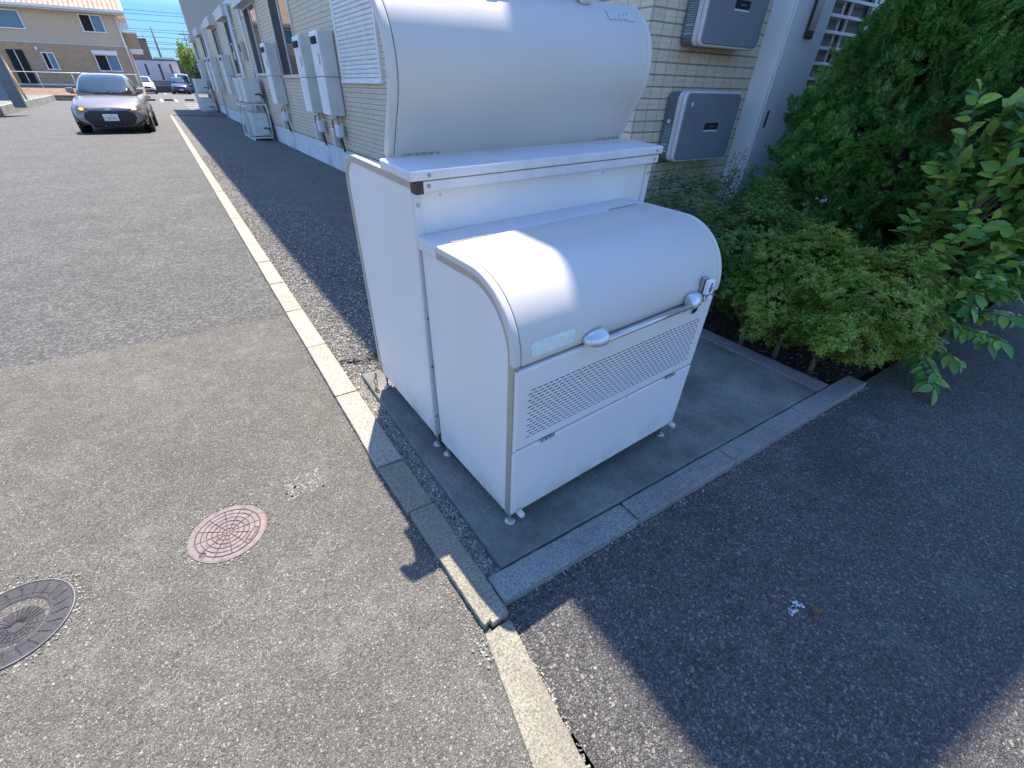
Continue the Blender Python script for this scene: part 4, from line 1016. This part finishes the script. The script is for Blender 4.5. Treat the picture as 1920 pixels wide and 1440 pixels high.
for tx, ty, tz in targets:
    if tz < .0: continue
    q = Vector((tx,ty,tz)); b0 = Vector((3.05+rg.uniform(-.12,.12), .12+rg.uniform(-.1,.1), rg.uniform(.0, max(.05, tz*.6)))); mid = b0.lerp(q,.5)+Vector((rg.uniform(-.04,.04),rg.uniform(-.04,.04),.12 if tz < .6 else .03))
    pts = [b0.lerp(mid, s_)*(1-s_)+mid.lerp(q, s_)*s_ for s_ in np.linspace(0, 1, 9)]
    tw.tube(pts, list(np.linspace(.006,.002,9)), 5)
    L = (q-b0).length; n_ = max(5, int(L/.030))
    for j in range(n_):
        s_ = .40+.6*(j+1)/n_; p = b0.lerp(mid, s_)*(1-s_)+mid.lerp(q, s_)*s_; tan = (q-mid).normalized()
        side = tan.cross(Vector((0,0,1))).normalized()*(1 if j % 2 else -1); d = tan*.65+side*rg.uniform(.5,.9)+Vector((rg.uniform(-.3,.3),rg.uniform(-.3,.3),rg.uniform(-.55,.25)))
        if j == n_-1: d = tan+Vector((0,0,-.35))
        P.append(tuple(p-O_)); D.append(tuple(d.normalized()))
P = np.array(P); D = np.array(D); K = rng.normal(size=D.shape)*.35+np.array([-.25,-.35,.85]); S_ = np.cross(D, K); S_ /= np.linalg.norm(S_,axis=1)[:,None]; K = np.cross(S_, D)
tv, tf = leaf_template(); v, f = scatter(tv, tf, P, S_, D, K, rng.uniform(.055,.10,len(P))); foliage('foliage', M_broad, t, [v], [f], True)
o = tw.build('stem', M_bark, t); o.data.transform(Matrix.Translation(-O_))

# ---------------------------------------------------------------- cars
def paint(name, col, rough=.28, metal=.5):
    t = NT(name); t.fin(col, rough, metal, Coat_Weight=.45, Coat_Roughness=.1); return t.m
M_tyre = plain('tyre', (.018,.018,.018), .85); M_alloy = plain('alloy', (.45,.45,.46), .35, .8)
M_cglass = glass_mat('car_glass', (.02,.035,.045), .03)
M_grille = plain('grille_black', (.012,.012,.014), .4, nscale=50, var=.5)
M_lamp = plain('lamp_lens', (.10,.10,.12), .12, .3); M_lampw = plain('lamp_bright', (.7,.72,.75), .12, .4)
t = NT('indicator_lit'); t.b.inputs['Emission Color'].default_value = (1, .35, .02, 1); t.b.inputs['Emission Strength'].default_value = 1.3
M_amber = t.fin((.9,.35,.03), .3)
M_plate = plain('number_plate', (.72,.75,.74), .45); M_pgreen = plain('plate_print', (.03,.12,.09), .5)
def decal(bvh, poly, axis, parent, name, mat, off=.006, mx=None, sides=(1,)):
    bm = bmesh.new()
    P_ = [(u, 0, v) for u, v in poly] if axis == 'y' else [(0, u, v) for u, v in poly]
    f = bm.faces.new([bm.verts.new(p) for p in P_]); bmesh.ops.triangulate(bm, faces=[f])
    for _ in range(4): bmesh.ops.subdivide_edges(bm, edges=[e for e in bm.edges if e.calc_length() > .07], cuts=1, use_grid_fill=False); bmesh.ops.triangulate(bm, faces=bm.faces)
    for v in bm.verts:
        o_, d_ = (Vector((v.co.x, -5, v.co.z)), Vector((0,1,0))) if axis == 'y' else (Vector((5*sides[0], v.co.y, v.co.z)), Vector((-sides[0],0,0)))
        h = bvh.ray_cast(o_, d_)
        v.co = (h[0]-d_*off) if h[0] else (o_+d_*5)
    me = bpy.data.meshes.new(name); bm.to_mesh(me); bm.free(); me.materials.append(mat)
    o = bpy.data.objects.new(name, me); COL.objects.link(o); o.parent = parent
    return o
def car(label, loc, rz, mp, st, gh, W_=.848, wheel=.30, wy=(.78,3.30), plate=True, glass=None, grille=None, lamps=None, intake=None, skirt=None, amber=False, detail=True, group='cars in the lane and the parking area'):
    t = empty('car', loc, rz); tag(t, label, 'car', group)
    secs = []
    for (y, zb, zs, zt, w, wt) in st:
        h = [(0,zb),(.7*w,zb),(.94*w,zb+.03),(w*.99,zb+.13),(w,(zb+zs)/2),(w*.985,zs),(wt,zt-.02),(wt*.5,zt),(0,zt+.008)]
        secs.append([(x, y, z) for x, z in h]+[(-x, y, z) for x, z in h[-2:0:-1]])
    n = len(secs[0]); V_ = [p for s_ in secs for p in s_]; F_ = [(i*n+k,(i+1)*n+k,(i+1)*n+(k+1)%n,i*n+(k+1)%n) for i in range(len(secs)-1) for k in range(n)]
    F_.append(tuple(range(n))); F_.append(tuple((len(secs)-1)*n+k for k in range(n))[::-1])
    m = MB(); m.add(V_, F_, True); body = recalc(m.build('body', mp, t)); s_ = body.modifiers.new('sub', 'SUBSURF'); s_.levels = s_.render_levels = 2
    secs = []
    for (y, zt, wb, wt) in gh:
        h = [(wb,.90),(wb*.98,.95),((wb+wt)/2+.02,(zt+.93)/2),(wt,zt-.035),(wt*.8,zt-.004),(0,zt+.012)]
        secs.append([(x, y, z) for x, z in h]+[(-x, y, z) for x, z in h[-2::-1]])
    n = len(secs[0]); V_ = [p for s_ in secs for p in s_]; F_ = [(i*n+k,(i+1)*n+k,(i+1)*n+k+1,i*n+k+1) for i in range(len(secs)-1) for k in range(n-1)]
    F_.append(tuple(range(n))); F_.append(tuple((len(secs)-1)*n+k for k in range(n))[::-1])
    m = MB(); m.add(V_, F_, True); roof = recalc(m.build('roof', mp, t)); s_ = roof.modifiers.new('sub', 'SUBSURF'); s_.levels = s_.render_levels = 2
    dg = bpy.context.evaluated_depsgraph_get(); dg.update()
    def bv(o): 
        e = o.evaluated_get(dg); me = e.to_mesh(); b_ = BVHTree.FromPolygons([v.co[:] for v in me.vertices], [p.vertices[:] for p in me.polygons]); e.to_mesh_clear(); return b_
    bb, br = bv(body), bv(roof)
    zr = max(g[1] for g in gh); wr = min(g[3] for g in gh[1:3])
    decal(br, glass or [(-.615,.985),(.615,.985),(.50,zr-.075),(.30,zr-.05),(-.30,zr-.05),(-.50,zr-.075)], 'y', t, 'windscreen', M_cglass, off=.030)
    ye = gh[-1][0]
    for s_ in (1, -1): decal(br, [(gh[0][0]+.62,1.02),(ye-.65,1.05),(ye-.85,zr-.16),(gh[1][0]+.34,zr-.14)], 'x', t, 'side_window', M_cglass, off=.022, sides=(s_,))
    for nm, polys, mt in (('grille', grille or [], M_grille), ('headlight', lamps or [], M_lamp), ('lower_intake', intake or [], M_grille), ('bumper_skirt', skirt or [], M_grille)):
        for pl_ in polys: decal(bb, pl_, 'y', t, nm, mt, off=.008 if nm != 'bumper_skirt' else .004)
    for y in wy:
        for s_ in (1, -1):
            x = s_*(W_-.02)
            MB().tube([(x-s_*.18,y,wheel),(x+s_*.026,y,wheel)], wheel+.045, 28).build('wheel_arch', M_grille, t)
            w_ = MB().tube([(x-s_*.2,y,wheel),(x-s_*.01,y,wheel),(x+s_*.034,y,wheel)], [wheel,wheel,wheel-.03], 28).build('wheel', M_tyre, t)
            MB().tube([(x+s_*.02,y,wheel),(x+s_*.040,y,wheel)], wheel*.66, 22).build('rim', M_alloy, w_)
    for s_ in (1, -1):
        mi = MB().box(s_*.80-.085, s_*.80+.085, gh[0][0]+.36, gh[0][0]+.46, .98, 1.11).build('mirror', mp, t, bevel=.035, seg=3)
        MB().box(s_*.74-.07, s_*.74+.07, gh[0][0]+.40, gh[0][0]+.45, .955, .985).build('mirror_arm', M_grille, mi)
    if plate:
        p = MB().box(-.165, .165, -.035, -.022, .33, .495).build('number_plate', M_plate, t, bevel=.004)
        if detail:
            mx_ = lambda x, z: Matrix.Translation((x, -.0365, z)) @ Matrix.Rotation(R(90), 4, 'X')
            text_mesh('plate_number', '24-41', .098, M_pgreen, p, mx_(.018, .392)); text_mesh('plate_office', '501', .045, M_pgreen, p, mx_(.02, .467)); text_mesh('plate_kana', 'の', .045, M_pgreen, p, mx_(-.132, .392))
        else: MB().box(-.12,.13,-.037,-.035,.36,.43).build('plate_number', M_pgreen, p)
    return t, bb
ST = [(0,.24,.46,.60,.60,.42),(.05,.21,.50,.66,.73,.54),(.16,.20,.58,.72,.80,.60),(.40,.20,.66,.81,.84,.66),(.90,.20,.78,.93,.848,.69),(1.3,.2,.84,.955,.848,.70),(2.2,.2,.88,.97,.848,.70),(3.1,.2,.90,.98,.848,.70),(3.6,.22,.90,.99,.83,.68),(3.86,.28,.80,.92,.76,.60),(3.94,.34,.7,.82,.70,.55)]
GH = [(.96,.965,.72,.66),(1.72,1.43,.71,.54),(2.3,1.49,.71,.545),(2.95,1.46,.71,.54),(3.45,1.30,.70,.56),(3.86,1.0,.68,.60)]
M_cs = paint('car_paint_bronze', (.27,.235,.215), .3, .4)
c1, bb = car('silver beige hatchback driving up the lane with orange indicators lit', (-1.72, 17.9, -.02), R(-2.2), M_cs, ST, GH,
    grille=[[(-.50,.27),(-.585,.40),(-.54,.53),(-.40,.585),(-.15,.575),(0,.555),(.15,.575),(.40,.585),(.54,.53),(.585,.40),(.50,.27),(.33,.20),(-.33,.20)]],
    lamps=[[(s_*.80,.60),(s_*.83,.70),(s_*.78,.755),(s_*.56,.665),(s_*.42,.625),(s_*.46,.60),(s_*.62,.585)][::s_] for s_ in (1,-1)],
    intake=[[(s_*.80,.24),(s_*.835,.40),(s_*.79,.48),(s_*.735,.36),(s_*.60,.285),(s_*.45,.215),(s_*.60,.21)][::s_] for s_ in (1,-1)])
c1.scale = (1.06, 1.0, .955)
for s_ in (1, -1): decal(bb, [(s_*.52,.60),(s_*.60,.592),(s_*.635,.62),(s_*.60,.665),(s_*.53,.645)][::s_], 'y', c1, 'indicator', M_amber, off=.014)
decal(bb, [(-.06,.60),(0,.585),(.06,.60),(.07,.635),(0,.65),(-.07,.635)], 'y', c1, 'emblem', M_chrome, off=.012)
MB().tube([(-.25,.97,.985),(.10,1.02,1.03)], .008, 6).build('wiper', M_black, c1); MB().tube([(.12,.97,.985),(.48,1.02,1.03)], .008, 6).build('wiper', M_black, c1)
MB().box(-.03,.03,2.75,2.95,1.485,1.53).build('roof_antenna', M_cs, c1, bevel=.012)
M_cw = paint('car_paint_white', (.78,.77,.75), .3, .0); M_cb = paint('car_paint_blue', (.045,.07,.13), .25, .4)
STs = [(y*1.1, zb+.03, zs*1.1, zt*1.1, w*1.05, wt*1.05) for y, zb, zs, zt, w, wt in ST]
GHs = [(1.0,1.04,.77,.70),(1.8,1.52,.75,.57),(2.5,1.58,.75,.58),(3.2,1.56,.75,.57),(3.8,1.42,.74,.60),(4.2,1.1,.72,.63)]
LP2 = [[(s_*.84,.66),(s_*.86,.80),(s_*.55,.75),(s_*.45,.70)][::s_] for s_ in (1,-1)]
o, _ = car('white parked car facing the lane, dark grille and lower trim', (-.98, 70.5, -.02), 0, M_cw, STs, GHs, W_=.89, wheel=.33, wy=(.86,3.6), detail=False, lamps=LP2,
    grille=[[(-.42,.50),(.42,.50),(.48,.66),(-.48,.66)]], intake=[[(-.8,.24),(.8,.24),(.84,.36),(.5,.42),(-.5,.42),(-.84,.36)]])
o, _ = car('dark blue parked car facing the lane beside the white one', (2.32, 70.5, -.02), 0, M_cb, STs, GHs, W_=.89, wheel=.33, wy=(.86,3.6), detail=False, lamps=LP2,
    grille=[[(-.38,.50),(.38,.50),(.42,.66),(-.42,.66)]], intake=[[(-.7,.25),(.7,.25),(.74,.36),(-.74,.36)]])
GHv = [(1.0,1.04,.77,.74),(1.6,1.86,.76,.70),(2.5,1.92,.76,.71),(3.4,1.92,.76,.71),(4.0,1.86,.76,.70),(4.2,1.3,.74,.68)]
o, _ = car('white boxy van parked behind the dark blue car', (3.1, 76.2, -.02), 0, M_cw, STs, GHv, W_=.89, wheel=.33, wy=(.86,3.6), detail=False, plate=False, lamps=LP2)
# ---------------------------------------------------------------- parking area
M_white = plain('road_paint', (.62,.62,.60), .7, nscale=9, var=.25)
mb = MB()
for y in (33.2, 35.6, 38.3, 41.2): mb.box(.95+(y-33)*.012, 2.6, y-.12, y+.12, -.019, -.016)
for x0, x1 in ((-.2,-.05),(.75,.9),(4.1,4.25),(7.2,7.35)): mb.prism([(x0,45.0),(x1,45.0),(x1,52.0),(x0,52.0)], -.019, -.0155, 'z')
for x0, x1 in ((-2.9,-2.78),(.6,.72),(4.0,4.12)): mb.prism([(x0,70),(x1,70),(x1,75.5),(x0,75.5)], -.019, -.0155, 'z')
tag(mb.build('road_markings', M_white), kind='structure')
M_stop = plain('wheel_stop_rubber', (.05,.045,.04), .85)
for x, lb in ((-.85, 'dark wheel stop on the parking area, farthest left of three'), (.35, 'dark wheel stop on the parking area, middle one of three'), (1.72, 'dark wheel stop on the parking area, beside the far racks')):
    o = MB().prism([(-.09,-.02),(.09,-.02),(.06,.09),(-.06,.09)], -.32, .32, 'x').build('wheel_stop', M_stop, bevel=.01); recalc(o); o.location = (x, 47.5, 0); tag(o, lb, 'wheel stop', 'wheel stops on the parking area')
tag(MB().box(-.18, 2.2, 27.6, 27.72, -.1, -.012).build('yard_kerb', M_kerb), kind='structure')
# raised ground and low wall on the left
M_dirt = plain('bare_soil', (.20,.13,.09), .95, nscale=1.5, var=.4, bump=.01, bscale=12)
M_green = plain('green_paving', (.15,.19,.165), .85, nscale=3, var=.2)
tag(MB().add([(-6.0,6,.28),(-6.4,47.3,.28),(-60,47.3,.28),(-60,6,.28)], [(0,1,2,3)]).build('raised_lot', M_green), kind='structure')
tag(recalc(MB().prism([(47.2,.28),(49.5,.40),(53.5,.74),(56,.74),(56,.1),(47.2,.1)], -60, -1.0, 'x').build('soil_bank', M_dirt)), kind='structure')
pts_w = [(-5.75,6),(-5.85,27),(-6.3,46.8)]
m = MB()
for i in range(2):
    a, b = Vector((*pts_w[i],0)), Vector((*pts_w[i+1],0)); nn = int((b-a).length/2.0)
    for k in range(nn):
        p, q = a.lerp(b, (k+.004)/nn), a.lerp(b, (k+1)/nn); m.prism([(p.x,p.y),(q.x,q.y),(q.x-.18,q.y),(p.x-.18,p.y)], -.15, .30+.002*(k%3), 'z')
o = recalc(m.build('low_wall', concrete('weathered_concrete', (.36,.33,.27), 40, .45), bevel=.01)); tag(o, 'low weathered concrete retaining wall along the left side of the lane', 'wall')
o = MB().box(-6.4, -3.9, 46.9, 47.2, -.1, .12).build('white_kerb', M_kerb); tag(o, kind='structure')
M_panel = plain('grey_blue_panel', (.22,.27,.31), .6, nscale=2); M_post = plain('grey_post', (.13,.16,.19), .5)
t = empty('garden_shed', (-8.05, 28, .3)); tag(t, 'grey blue metal wall and corner post cut by the left edge of the frame', 'shed')
MB().box(-14, 2.62, .04, .3, .18, 2.4).build('wall', M_panel, t); MB().box(2.622, 3.0, 0, .34, -.05, 2.45).build('corner_post', M_post, t, bevel=.02); MB().box(-14.2,3.05,-.02,.36,2.452,2.52).build('cap_rail', M_post, t)
t = empty('guy_wire', (-6.05, 36, .3)); tag(t, 'slanted guy wire with an orange and yellow sleeve beside the low wall', 'guy wire')
MB().tube([(-.1,0,0),(-1.35,6,3.5)], .05, 8).build('sleeve', plain('orange_sleeve', (.55,.28,.06), .6), t); MB().tube([(-1.35,6,3.5),(-2.6,12,7.2)], .012, 6).build('wire', M_post, t)
# ---------------------------------------------------------------- house on the left
M_hup = plain('house_upper_siding', (.56,.46,.34), .8, nscale=.6, var=.06)
t_ = NT('house_brick'); sx = t_.n('ShaderNodeSeparateXYZ'); t_.l(t_.P, sx.inputs[0]); cx = t_.n('ShaderNodeCombineXYZ'); t_.l(t_.math('ADD', sx.outputs[0], sx.outputs[1]), cx.inputs[0]); t_.l(sx.outputs[2], cx.inputs[1])
bt = t_.n('ShaderNodeTexBrick'); bt.inputs['Scale'].default_value = 2.2; bt.inputs['Color1'].default_value = (.44,.30,.185,1); bt.inputs['Color2'].default_value = (.52,.37,.23,1); bt.inputs['Mortar'].default_value = (.34,.25,.16,1); t_.l(cx.outputs[0], bt.inputs[0])
M_hbr = t_.fin(bt.outputs[0], .85)
def roof_tile(name, a, b):
    t = NT(name); sx = t.n('ShaderNodeSeparateXYZ'); t.l(t.P, sx.inputs[0])
    cx = t.n('ShaderNodeCombineXYZ'); t.l(t.math('FLOOR', t.math('MULTIPLY', sx.outputs[0], 3.3)), cx.inputs[0]); t.l(t.math('FLOOR', t.math('MULTIPLY', sx.outputs[1], 3.2)), cx.inputs[1])
    wn = t.n('ShaderNodeTexWhiteNoise'); t.l(cx.outputs[0], wn.inputs['Vector'])
    c = t.ramp(wn.outputs['Value'], [(0, a), (1, b)]); wv = t.math('ABSOLUTE', t.math('SINE', t.math('MULTIPLY', sx.outputs[0], 10.4)))
    st = t.math('FRACT', t.math('MULTIPLY', sx.outputs[1], 3.2)); c = t.mix(t.ramp(st, [(0, .75), (.12, 0)]), c, (.22,.10,.06)); 
    return t.fin(c, .7, 0, t.bump(t.math('ADD', wv, st), .06))
M_roof = roof_tile('orange_roof_tile', (.42,.25,.165), (.56,.40,.28))
hs = empty('house', (-1.15, 55, .7)); tag(hs, 'two storey beige house with orange tiled roof and brick patterned ground floor on the left', 'house')
def hb(mb, name, mat, parent=hs, **k):
    o = mb.build(name, mat, parent, **k); o.data.transform(Matrix.Translation((1.15, -55, -.7))); return recalc(o)
hb(MB().box(-24, -1.10, 55, 66, .86, 3.38), 'lower_wall', M_hbr); hb(MB().box(-24, -1.13, 55.03, 66, 3.38, 5.45), 'upper_wall', M_hup)
hb(MB().box(-24, -1.08, 54.97, 66, .55, .86), 'plinth', M_found); hb(MB().box(-24, -1.06, 54.96, 55.02, 3.35, 3.42), 'belt_trim', M_trim)
for k in range(14):
    hb(MB().box(-2.2-k*.91, -2.185-k*.91, 55.02, 55.03, 3.43, 5.42), 'panel_joint', M_trim)
rf = hb(MB().prism([(54.3,5.46),(54.3,5.56),(60.5,8.5),(66.7,5.56),(66.7,5.46)], -24.5, -.55, 'x'), 'roof', M_roof)
hb(MB().box(-24.5, -.50, 54.15, 54.30, 5.40, 5.55), 'gutter', M_frameW); hb(MB().prism([(54.3,5.1),(54.3,5.55),(60.5,8.48),(60.5,8.0)], -.545, -.48, 'x'), 'barge_board', M_frameW)
hb(MB().box(-24.4,-.6,54.32,55.02,5.30,5.455), 'soffit', M_trim)
def hwin(x0, x1, z0, z1, sh=0, ratio=.5):
    m = MB(); f = .07; y = 55
    m.box(x0, x0+f, y-.06, y+.05, z0, z1).box(x1-f, x1, y-.06, y+.05, z0, z1).box(x0+f, x1-f, y-.06, y+.05, z1-f, z1).box(x0-.04, x1+.04, y-.08, y+.05, z0-.05, z0+.02)
    xm = x0+(x1-x0)*ratio; m.box(xm-.03, xm+.03, y-.05, y+.05, z0+.02, z1-f); w_ = hb(m, 'window', M_frameW)
    hb(MB().box(x0+f, xm-.03, y-.02, y-.01, z0+.02, z1-f), 'screen', M_screen, w_); hb(MB().box(xm+.03, x1-f, y-.02, y-.01, z0+.02, z1-f), 'pane', glass_mat('house_glass', (.12,.2,.28), .02) if 'house_glass' not in bpy.data.materials else bpy.data.materials['house_glass'], w_)
    if sh: hb(MB().box(x0-.05, x1+.05, y-.22, y, z1-.02, z1+sh), 'shutter_box', M_frameW, w_)
hwin(-10.3, -7.05, 4.15, 5.2); hwin(-3.58, -2.12, 4.2, 5.24); hwin(-6.88, -6.1, 1.78, 2.82, ratio=.45); hwin(-3.60, -2.03, 1.78, 2.82, .24)
hb(MB().box(-8.85, -7.9, 54.90, 55.02, .87, 2.9), 'terrace_door', M_screen); hb(MB().box(-8.4,-8.34,54.87,54.91,.88,2.88), 'door_stile', M_frame)
for x_ in (-11.5, -13.2, -14.9): hb(MB().box(x_, x_+.9, 54.9, 55.02, 1.0, 2.9), 'terrace_door', M_screen)
hb(MB().tube([(-1.22,54.88,5.4),(-1.22,54.88,.75)], .05, 8), 'downspout', M_frameW)
bl = hb(MB().box(-1.09, -.18, 56.2, 62, 3.30, 4.30), 'balcony', M_hbr); hb(MB().box(-1.12,-.12,56.12,62.05,4.30,4.40), 'balcony_rail', M_frameW, bl); hb(MB().box(-1.09,-.12,56.1,62.05,3.14,3.30), 'balcony_slab', M_frameW, bl)
hb(MB().tube([(-7.0,54.9,3.1),(-7.0,54.75,3.0),(-7.0,54.75,2.9)], .09, 10), 'wall_lamp', M_frameW)
d = MB(); d.tube([(-.82,56.0,4.75),(-.82,55.9,4.75)], [.27,.31], 20); d.tube([(-.82,56,4.75),(-.95,56.4,4.5)], .02, 6); o = hb(d, 'satellite_dish', M_frameW, hs)
t = empty('railing', (-5, 50, .6)); tag(t, 'thin white rail in front of the brick patterned house', 'railing')
MB().tube([(-6,0,.95),(3.9,.6,.95)], .02, 6).build('top_rail', M_frameW, t)
for k in range(6): MB().tube([(-6+k*1.95,k*.12,0),(-6+k*1.95,k*.12,.95)], .02, 6).build('post', M_frameW, t)
# ---------------------------------------------------------------- far buildings, trees, wires
M_wh = plain('white_render', (.55,.55,.60), .7, nscale=.4, var=.04); M_dg = plain('dark_grey_wall', (.10,.10,.11), .8)
t = empty('clinic_building', (1, 80, 0)); tag(t, 'low white modern building with narrow slit windows beyond the parked cars', 'building')
MB().box(-2.6, 2.2, 0, 10, .6, 3.12).build('wall', M_wh, t); MB().box(-2.6, 2.16, .02, 9.98, -.1, .6).build('plinth', M_dg, t)
MB().box(-2.4, 2.15, .3, 9.5, 3.121, 3.30).build('parapet', M_dg, t); MB().box(-.1, 2.03, .9, 3, 3.301, 3.50).build('roof_unit', M_frame, t)
for x0, x1, z0, z1 in ((-1.36,-1.14,1.85,3.04),(.07,.30,1.44,3.06),(1.23,1.46,2.1,3.07)):
    MB().box(x0, x1, -.02, .05, z0-.15, z1-.25).build('slit_window', M_cglass, t)
t = empty('dark_building', (5.5, 84, 0)); tag(t, 'dark grey flat building behind the young tree and white building', 'building')
MB().box(-2.5, 8, 0, 8, -.1, 3.15).build('wall', M_dg, t); MB().box(-2.6, 8.1, -.1, 8.1, 3.151, 3.35).build('parapet', M_dg, t)
t = empty('brown_building', (.55, 92, 0)); tag(t, 'brown box shaped house end seen past the balcony', 'building')
MB().box(-9, .35, 0, 4, -.1, 5.65).build('wall', plain('brown_wall', (.20,.15,.13), .8), t); MB().box(-9.1, .42, -.1, 4.1, 5.651, 5.76).build('roof', M_dg, t)
mb = MB()
for k in range(7): mb.box(-6, 14, 76.2, 76.3, .1+k*.16, .1+k*.16+.11)
for x in range(-6, 15, 2): mb.box(x-.04, x+.04, 76.31, 76.39, -.02, 1.25)
tag(mb.build('slat_fence', M_dg), 'dark horizontal slat fence behind the parked cars', 'fence')
M_yg = leafmat('young_tree_leaf', [(.10,.20,.02), (.22,.34,.03), (.34,.42,.05)], .5, .35); M_dgf = leafmat('dark_tree_leaf', [(.02,.06,.015), (.04,.09,.02)], .6, .2)
def tree(name, loc, z0, z1, r, n, mat, label, size, seed, cat='tree', grp='trees beyond the parking area'):
    t = empty(name, loc); tag(t, label, cat, grp); rg = np.random.default_rng(seed)
    cl = rg.normal(size=(14, 3)); cl /= np.linalg.norm(cl, axis=1)[:, None]; cl *= rg.uniform(.3, .8, (14, 1)); c = cl[rg.integers(0, 14, n)]; p = c+rg.normal(size=(n, 3))*.20
    P = p*np.array([r, r, (z1-z0)/2])+np.array([0, 0, (z0+z1)/2]); N = rg.normal(size=(n, 3)); N /= np.linalg.norm(N, axis=1)[:, None]; X, Y = frames(N, None)
    tv = np.array([[-.35,0,0],[0,.6,0],[.35,0,0],[0,-.6,0]]); v, f = scatter(tv, np.array([[0,1,2,3]]), P, X, Y, N, size*rg.uniform(.6,1.3,n)); foliage('crown', mat, t, [v], [f])
    m = MB().tube([(0,0,0),(.05,0,z0+.3),(0,0,z1*.85)], [.10,.07,.02], 8)
    for q in cl[:10]: m.tube([(0,0,z0*.8), tuple(q*np.array([r, r, (z1-z0)/2])*.9+np.array([0,0,(z0+z1)/2]))], [.04,.012], 5)
    m.build('trunk', M_bark, t)
tree('young_tree', (4.3, 77.5, 0), 1.5, 4.9, 1.3, 2600, M_yg, 'young yellow green tree rising behind the far parked cars', .16, 2)
tree('dark_tree', (5.3, 74, 0), .2, 3.4, 1.5, 2600, M_dgf, 'dark green bush like tree between the blue car and the apartment wall', .14, 5)
def pole(x, y, h, r, label, arms=False):
    t = empty('utility_pole', (x, y, 0)); tag(t, label, 'utility pole', 'utility poles beyond the houses')
    MB().tube([(0,0,-.3),(0,0,h)], [r*1.2, r], 10).build('shaft', M_post, t)
    if arms: MB().box(-.7,.7,-.04,.04,h-.6,h-.52).build('cross_arm', M_post, t); MB().box(-.55,.55,-.04,.04,h-1.2,h-1.12).build('cross_arm', M_post, t)
pole(1.95, 90, 6.95, .11, 'tallest utility pole above the white building'); pole(.77, 96, 6.5, .07, 'shorter thin pole left of the tallest one above the white building', False)
pole(5.75, 92, 7.0, .07, 'thin pole just left of the apartment building edge', True)
M_wire = plain('cable_black', (.02,.025,.03), .7)
for k, (z, y) in enumerate(((7.7,80),(7.45,81),(7.1,84),(6.15,82),(6.0,83),(5.45,82),(5.05,83),(4.9,84),(4.6,86),(4.5,87))):
    m = MB(); pts = [(-40+x*8, y, z+.45*((x-5)/5)**2+.03*(x-5)*(1 if k%2 else -1)) for x in range(11)]; m.tube(pts, .022, 5)
    tag(m.build('power_line', M_wire), ['topmost power line crossing the sky', 'power line just under the topmost one', 'third power line from the top', 'upper of the close pair of power lines in mid sky', 'lower of the close pair of power lines in mid sky', 'single power line below the mid sky pair', 'power line just above the lowest group of three', 'highest power line of the lowest group of three', 'middle power line of the lowest group of three', 'lowest power line, just over the white building'][k], 'power line', 'power lines over the far end')
M_far = plain('far_town', (.22,.21,.20), .9, nscale=.1, var=.4)
for k, (x0, x1, y0, h) in enumerate(((-60,-30,110,6),(-28,-12,120,7),(-10,-1,128,4.2),(8,22,120,4.8),(26,50,110,6.5),(52,90,120,7))):
    t = empty('distant_house', ((x0+x1)/2, y0, 0)); w_ = (x1-x0)/2
    tag(t, ['plain distant house far left', 'plain distant house left of centre behind the beige house', 'low distant house above the white building', 'distant house hidden behind the apartment block', 'second distant house behind the apartment block', 'farthest distant house behind the apartment block'][k], 'house', 'distant houses')
    MB().box(-w_, w_, 0, 8, -.3, h).build('wall', M_far, t); recalc(MB().prism([(-.5,h+.002),(4,h+1.6),(8.5,h+.002)], -w_-.4, w_+.4, 'x').build('roof', M_dg, t))
